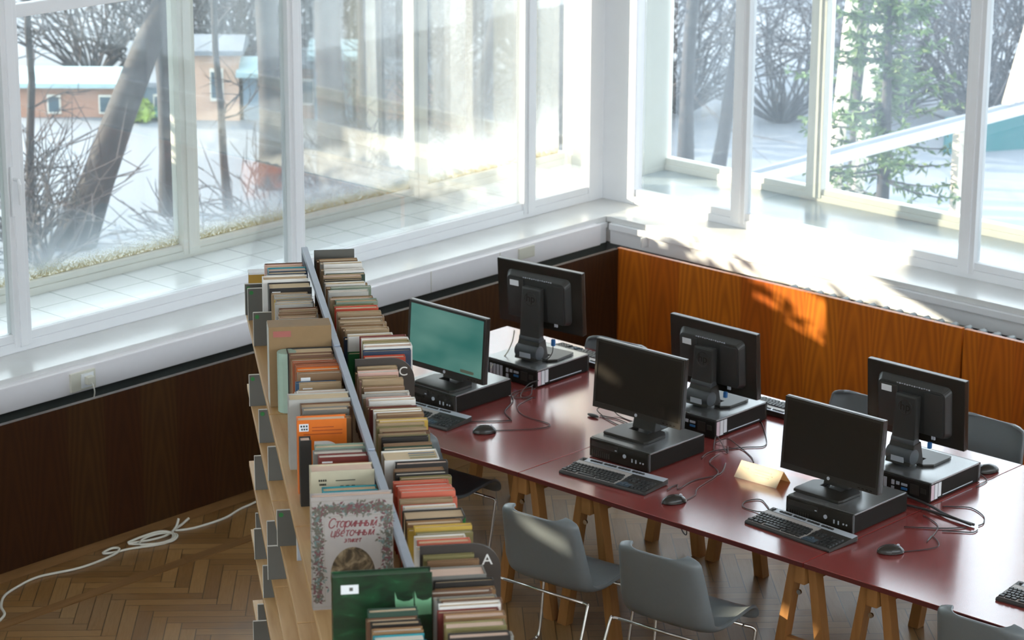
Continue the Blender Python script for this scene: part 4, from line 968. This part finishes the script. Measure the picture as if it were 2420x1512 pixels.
# ------------------------------------------------------------------ outside: snow, trees, far walls
def hill():
    m = MB(); rows = []
    for i in range(41):
        r = []
        for j in range(41):
            x = -70+82*i/40; y = -16+76*j/40
            d = max(0, (-(x+11)*.62+(y-6)*.5))
            z = -1.35+min(3.2, .10*max(0, d-7))+.05*math.sin(x*1.3)*math.cos(y*.9)
            r.append((x, y, z))
        rows.append(r)
    return m.grid(rows).build('ground', M['snow'], smooth=True)
struct(hill())
rt = random.Random(23)
def tree(lb, base, h, r, lean=(0, 0), nb=16, spread=1.6, mat='bark', fork=False, bz=.35):
    t = thing('bare_tree', lb, 'tree', base, 0, 'bare winter trees outside the windows')
    pts = []; n = 9
    for k in range(n+1):
        f_ = k/n; pts.append(Vector((lean[0]*f_+.06*rt.gauss(0, 1)*f_, lean[1]*f_+.06*rt.gauss(0, 1)*f_, h*f_)))
    MB().tube(pts, [r*(1-.75*k/n)*(1.25 if k == 0 else 1) for k in range(n+1)], 9).build('trunk', M[mat], t, smooth=True)
    br = MB()
    for _ in range(nb):
        f_ = bz+(1-bz)*rt.random()**.8; i = min(n-1, int(f_*n)); p = pts[i].lerp(pts[i+1], f_*n-i)
        a = rt.random()*2*PI; L_ = spread*(.4+.8*rt.random())*(1.1-f_*.5); q = [p]; d = Vector((math.cos(a), math.sin(a), .25+.6*rt.random())).normalized()
        for s in range(5):
            d = (d+Vector((rt.gauss(0, .28), rt.gauss(0, .28), rt.gauss(0, .22)))).normalized(); q.append(q[-1]+d*L_/5)
        rr = r*.30*(1.1-f_); br.tube(q, [rr*(1-.8*k/5) for k in range(6)], 5)
        for s in range(1, 5):
            for _b in range(2):
                d2 = (d+Vector((rt.gauss(0, .8), rt.gauss(0, .8), rt.gauss(0, .6)))).normalized(); e = [q[s]]
                for u in range(3):
                    d2 = (d2+Vector((rt.gauss(0, .3), rt.gauss(0, .3), rt.gauss(0, .25)))).normalized(); e.append(e[-1]+d2*L_*.13)
                br.tube(e, [rr*.45, rr*.36, rr*.25, rr*.12], 4)
    br.build('branches', M['twig'], t)
    return t
def G(x, y):
    d = max(0, (-(x+11)*.62+(y-6)*.5)); return -1.40+min(3.2, .10*max(0, d-7))
def T(lb, x, y, *a, **k): return tree(lb, (x, y, G(x, y)), *a, **k)
T('thick slanting trunk in the window bay with the sash handle', -8.7, 2.87, 5.2, .165, (1.05, 1.9), 12, 1.5, bz=.5)
T('thin sapling close beside the leaning trunk', -9.3, 2.9, 4.2, .045, (.1, .05), 22, 1.2, bz=.08)
T('straight dark trunk behind the first outer window post', -8.9, 4.14, 5.5, .085, (-.05, .0), 14, 1.4, bz=.3)
T('slim trunk in the second pane of the long window', -8.63, 4.62, 4.6, .04, (-.15, -.2), 18, 1.1, bz=.15)
T('stout grey trunk half hidden by the white window post above the bookcase', -8.93, 5.47, 6, .14, (-.1, -.05), 14, 1.7, bz=.35)
T('broad trunk just past the white window post above the bookcase', -8.65, 5.98, 6, .15, (-.2, -.1), 16, 1.7, bz=.3)
T('dark double-thick trunk in the middle pane of the long window', -8.64, 6.47, 6.2, .15, (.05, .0), 26, 1.9, bz=.2)
T('pale birch trunk between two dark trunks', -8.1, 5.95, 6, .06, (0, .0), 10, 1.0, mat='barkl', bz=.5)
T('crooked trunk past the pale window post near the corner', -8.87, 8.07, 5.6, .075, (.9, .5), 20, 1.5, bz=.2)
T('straight trunk in the last pane before the corner', -8.4, 8.3, 6, .085, (.1, .0), 18, 1.4, bz=.2)
T('thin trunk in the narrow pane by the white corner column', -8.3, 8.75, 6, .07, (.05, .05), 24, 1.3, bz=.15)
T('twiggy trunk filling the narrow pane by the corner column', -8.0, 9.2, 6, .06, (-.05, .1), 30, 1.3, bz=.1)
T('purplish upright trunk seen beside the pale corner column', -6.46, 8.56, 6, .075, (0, .0), 14, 1.2, bz=.4)
T('grey leaning trunk seen beyond the pale corner column', -5.9, 8.3, 5, .07, (.5, .4), 16, 1.2, bz=.3)
def belt():
    r = random.Random(77)
    for k in range(34):
        u = k/33; x = -24+17*u+r.gauss(0, .8); y = 12+9*u+r.gauss(0, 1.2)
        if k == 0: t0 = tree('slim bare tree in the hazy belt far beyond the windows', (x, y, G(x, y)), 7.5, .07, (.2, .1), 30, 1.9, bz=.05); b0 = t0
        else:
            t0 = copy_tree(b0); t0.location = (x, y, G(x, y)); t0.rotation_euler.z = r.random()*6.28; t0.scale = (1, 1, .8+.5*r.random())
        t0['group'] = 'hazy belt of bare trees'
belt()
def shrub(lb, x, y, h, n, spread):
    t = thing('bare_shrub', lb, 'shrub', (x, y, G(x, y)), 0, 'bare shrubs in the snow'); m = MB()
    for _ in range(n):
        a = rt.random()*2*PI; d = Vector((math.cos(a)*spread, math.sin(a)*spread, 1)).normalized(); q = [Vector((0, 0, 0))]
        for s in range(6):
            d = (d+Vector((rt.gauss(0, .3), rt.gauss(0, .3), rt.gauss(0, .2)))).normalized(); q.append(q[-1]+d*h/6)
            if s > 1:
                e = d+Vector((rt.gauss(0, .7), rt.gauss(0, .7), rt.gauss(0, .4))); m.tube([q[-1], q[-1]+e*h*.12, q[-1]+e*h*.22+Vector((0, 0, .02))], [.006, .005, .002], 4)
        m.tube(q, [.014*(1-.8*k/6) for k in range(7)], 4)
    m.build('stems', M['twig'], t)
shrub('bare shrub before the sapling in the first window bay', -8.2, 2.2, 1.3, 40, .9); shrub('bare shrub below the leaning trunk', -7.4, 3.3, .8, 30, 1.2); shrub('bare shrub in front of the slim trunk', -7.7, 4.3, .9, 30, 1.1); shrub('bare shrub below the second window post', -7.6, 5.2, 1.0, 34, 1.1); shrub('bare shrub below the crooked trunk, close to the corner', -7.6, 7.2, 1.2, 36, 1.0)
shrub('bare shrub at the foot of the thin sapling', -8.9, 2.5, 1.1, 34, .8); shrub('bare shrub between the two dark middle trunks', -8.0, 6.2, 1.1, 34, 1.0); shrub('bare shrub far back by the crooked trunk', -9.4, 8.4, 1.6, 36, .8)
def thicket():
    r = random.Random(31); src = None
    pts = [(-8.6+.62*k+r.gauss(0, .3), 9.9+.55*k+r.gauss(0, .4)) for k in range(10)]+[(-14.2+.5*k+r.gauss(0, .2), 7.2+.5*k+r.gauss(0, .3)) for k in range(9)]
    for k, (x, y) in enumerate(pts):
        if k == 0:
            shrub('twiggy shrub of the thicket far beyond the windows', x, y, 2.4, 60, .75); src = bpy.data.objects[sorted(o.name for o in bpy.data.objects if o.name.startswith('bare_shrub') and o.name.count('.') <= 1)[-1]]
        else:
            c = copy_tree(src); c.location = (x, y, G(x, y)); c.rotation_euler.z = r.random()*6.28; c.scale = (1, 1, .7+.6*r.random())
    for o in bpy.data.objects:
        if o.get('label', '').startswith('twiggy shrub of the thicket'): o['group'] = 'thicket of twiggy shrubs'
thicket()
# low far buildings and yard walls: each with wall, roof, openings
def shed(lb, x, y, w, d, h, rz, wall, roof, nwin=1, name='shed'):
    t = thing(name, lb, 'building', (x, y, G(x, y)-.1), math.radians(rz), 'low buildings beyond the trees')
    MB().box((-w/2, -d/2, 0), (w/2, d/2, h)).build('wall', M[wall], t)
    MB().prism([(-d/2-.12, h), (d/2+.12, h), (d/2+.12, h+.05), (0, h+.16), (-d/2-.12, h+.05)], -w/2-.06, w/2+.06, 'x').build('roof', M[roof], t)
    for k in range(nwin):
        u = -w/2+(k+.7)*w/(nwin+.4)
        f = MB().box((u-.07, -d/2-.03, h*.42), (u+.07, -d/2-.002, h*.82)).build('window', M['oldpaint'], t); MB().box((u-.055, -d/2-.04, h*.46), (u+.055, -d/2-.03, h*.78)).build('pane', M['darkwin'], f)
    return t
shed('low brown brick shed behind the leaning trunk, pale teal roof edge', -12.85, 6.30, 1.30, .5, .50, 42.8, 'brickred', 'roofteal', 2)
shed('small blue-grey shed beside the brown brick one', -12.2, 6.85, .34, .5, .52, 42.8, 'bluewall', 'snow', 1)
shed('peach-coloured hut in the second window bay', -11.75, 7.25, .46, .5, .86, 42.8, 'peach', 'snow', 1)
shed('blue-grey hut with teal roof behind the stout trunk', -11.4, 7.62, .48, .5, .62, 42.8, 'bluewall', 'roofteal', 1)
shed('narrow brick hut between stout trunk and window post', -11.15, 7.98, .22, .5, .70, 42.8, 'brickred', 'snow', 1)
shed('slate-blue hut just past the white window post above the bookcase', -10.9, 8.12, .40, .5, .80, 42.8, 'bluewall', 'roofteal', 1)
shed('brick hut among the middle trunks', -10.45, 8.58, .80, .5, .60, 42.8, 'brickred', 'snow', 2)
shed('ochre hut low behind the slanting trunk', -12.5, 6.9, .26, .3, .74, 42.8, 'ochre', 'snow', 1)
def bush(lb, x, y, s, mat):
    t = thing('evergreen_bush', lb, 'bush', (x, y, G(x, y)), 0); m = MB()
    for _ in range(420):
        a = rt.random()*2*PI; e = rt.random()*PI/2; rr = s*(.6+.4*rt.random()); p = Vector((math.cos(a)*math.cos(e)*rr, math.sin(a)*math.cos(e)*rr, .1+math.sin(e)*rr*1.2)); u = Vector((rt.gauss(0, 1), rt.gauss(0, 1), rt.gauss(0, 1))).normalized()*.07; v = u.orthogonal().normalized()*.035
        m.quad(p-u, p-v, p+u, p+v)
    m.build('foliage', mat, t)
bush('yellow-green bush by the blue-grey shed', -12.15, 6.45, .16, plain('yellow_green_leaves', (.30, .42, .08), .7, var=.3))
bush('teal-green bush next to the yellow-green one', -11.95, 6.7, .14, plain('teal_green_leaves', (.06, .22, .20), .7, var=.3))
# right-hand outlook
hr = thing('deck_railing', 'timber railing outside the window, its top rail crossing the green spruce', 'railing', (0, 0, 0))
MB().hexa([(-1.09, 2.2, .50), (-1.01, 2.2, .50), (-.91, 8.0, .50), (-.99, 8.0, .50), (-1.09, 2.2, .575), (-1.01, 2.2, .575), (-.91, 8.0, .575), (-.99, 8.0, .575)]).build('top_rail', M['concrete'], hr, .006)
MB().hexa([(-1.08, 2.2, .576), (-1.02, 2.2, .576), (-.92, 8.0, .576), (-.98, 8.0, .576), (-1.07, 2.2, .60), (-1.03, 2.2, .60), (-.93, 8.0, .60), (-.97, 8.0, .60)]).build('snow_ridge', M['snow'], hr)
for k in range(3): MB().box((-1.08+.03*k, 2.3+2.6*k, -1.5), (-1.02+.03*k, 2.36+2.6*k, .50)).build('post', M['timberwhite'], hr, .004)
sb = thing('timber_brace', 'pale double timber brace slanting up from the railing', 'brace', (0, 0, 0))
for dx in (0, .13): MB().hexa([(-1.03, 5.49+dx, .60), (-.96, 5.49+dx, .60), (-.96, 5.56+dx, .60), (-1.03, 5.56+dx, .60), (-1.03, 6.62+dx, 3.1), (-.96, 6.62+dx, 3.1), (-.96, 6.69+dx, 3.1), (-1.03, 6.69+dx, 3.1)]).build('timber', M['timberwhite'], sb)
fn = thing('garden_fence', 'teal board fence in the snow beyond the parapet', 'fence', (-3.60, 13.6, -1.4), math.radians(59))
MB().box((-3, -.02, .02), (3, .02, .42)).build('boards', M['tealfence'], fn)
for k in range(5): MB().box((-2.8+1.4*k, -.08, 0), (-2.7+1.4*k, -.02, .50)).build('post', M['bark'], fn)
def birch_pair():
    t = thing('birch_tree', 'sunlit forked birch behind the spruce', 'tree', (-2.45, 5.35, -1.4))
    for dx in (0, .17): MB().tube([(dx*.3, dx*.2, 0), (dx, dx*.6+.1, 1.5), (dx-.05, .28+dx*.6, 2.4), (dx-.1, .45+dx*.6, 3.2), (dx-.2, .7+dx*.6, 4.6)], [.075, .06, .055, .05, .03], 9).build('trunk', M['barkl'], t, smooth=True)
birch_pair()
def spruce(lb, base, h, R, n, seed, dens=1.0, zmin=.12, group=None):
    r = random.Random(seed); t = thing('spruce', lb, 'tree', base, 0, group)
    MB().tube([(0, 0, 0), (.02, .01, h*.5), (0, 0, h)], [.07, .045, .01], 8).build('trunk', M['bark'], t, smooth=True)
    m = MB(); b = MB()
    for _ in range(n):
        f_ = zmin+(1-zmin)*r.random(); a = r.random()*2*PI; L_ = R*(1.02-f_)*(.7+.5*r.random())+.08
        d = Vector((math.cos(a), math.sin(a), -.12-.25*r.random())); p0 = Vector((0, 0, h*f_)); q = [p0]
        for s in range(6):
            d.z += .09; q.append(q[-1]+d.normalized()*L_/6)
        b.tube(q, [.010, .009, .007, .006, .004, .003, .001], 4)
        for s in range(1, 7):
            for _k in range(int(9*dens)):
                c = q[s].lerp(q[s-1], r.random()); u = (d.normalized()*.5+Vector((r.gauss(0, 1), r.gauss(0, 1), r.gauss(0, .6)-.3))).normalized()*(.05+.05*r.random()); v = u.cross(Vector((r.gauss(0, 1), r.gauss(0, 1), r.gauss(0, 1)))).normalized()*.011
                m.quad(c-v, c+u*.5-v*1.2, c+u, c+u*.5+v*1.2)
    m.build('foliage', M['spruce'], t); b.build('branches', M['bark'], t)
    return t
spruce('large green spruce with drooping branches behind the timber railing', (-1.55, 4.75, -1.4), 3.3, 1.15, 120, 3, 1.1, .16)
spruce('second smaller spruce behind the birch', (-2.9, 6.3, -1.4), 3.4, .9, 40, 9, .8, .35)

# unseen greenery added beyond the frame to block and shape the low sun
def hedge(name, lb, x0, x1, segs, n, seed):
    r = random.Random(seed); t = thing(name, lb, 'hedge', (0, 0, 0)); m = MB(); c = MB()
    for (y0, y1, h0, h1) in segs:
        c.hexa([(x0+.25, y0, -1.4), (x1-.25, y0, -1.4), (x1-.25, y1, -1.4), (x0+.25, y1, -1.4), (x0+.3, y0, h0-.06), (x1-.3, y0, h0-.06), (x1-.3, y1, h1-.06), (x0+.3, y1, h1-.06)])
        for _ in range(int(n*(y1-y0))):
            f_ = r.random(); top = h0+(h1-h0)*f_; z = top-.08-.30*r.random()**2*(1 if r.random() < .6 else 6)
            p = Vector((x0+(x1-x0)*r.random(), y0+(y1-y0)*f_, z+.1*r.gauss(0, 1)*.6)); u = Vector((r.gauss(0, 1), r.gauss(0, 1), r.gauss(0, 1))).normalized()*.07; v = u.orthogonal().normalized()*.03
            m.quad(p-u, p-v, p+u, p+v)
    c.build('dense_core', M['spruce'], t); m.build('foliage', M['spruce'], t)
    return t
hedge('hedge', 'unseen evergreen screen added outside the long window to block low sun', -5.6, -4.4, [(-4.2, -3.62, 2.36, 2.40), (-3.62, -3.35, 2.5, 2.46), (-3.35, -2.4, 2.30, 2.08), (-2.4, -1.8, 2.05, 1.9)], 500, 4)
HOLES = [(-8.31, -8.07, 2.85, 2.93), (-6.86, -6.74, 3.055, 3.10), (-7.30, -7.06, 2.98, 3.09)]  # gaps placed to let sun patches onto chair, screen and sign
def trellis():
    t = thing('ivy_trellis', 'tall ivy-covered trellis screen outside the long window', 'trellis', (0, 0, 0)); c = MB(); m = MB(); r = random.Random(5)
    ys = sorted([-34, -4.25]+[q for h in HOLES for q in h[:2]])
    for y0, y1 in zip(ys, ys[1:]):
        hl = [h for h in HOLES if h[0] <= y0 and y1 <= h[1]]
        if hl: c.box((-5.02, y0, -1.4), (-4.98, y1, hl[0][2])).box((-5.02, y0, hl[0][3]), (-4.98, y1, 7.2))
        else: c.box((-5.02, y0, -1.4), (-4.98, y1, 7.2))
    c.box((-5.02, -4.25, 2.66), (-4.98, -3.25, 7.2))
    for _ in range(2600):
        y = -15+10.75*r.random(); z = -1+8*r.random()
        if any(h[0]-.12 < y < h[1]+.12 and h[2]-.12 < z < h[3]+.12 for h in HOLES): continue
        p = Vector((-5+r.choice((-1, 1))*.04, y, z)); u = Vector((r.gauss(0, .3), r.gauss(0, 1), r.gauss(0, 1))).normalized()*.08; v = Vector((.2, -u.z, u.y)).normalized()*.045
        m.quad(p-u, p-v, p+u, p+v)
    c.build('backing_panel', M['spruce'], t); m.build('ivy', M['spruce'], t)
trellis()
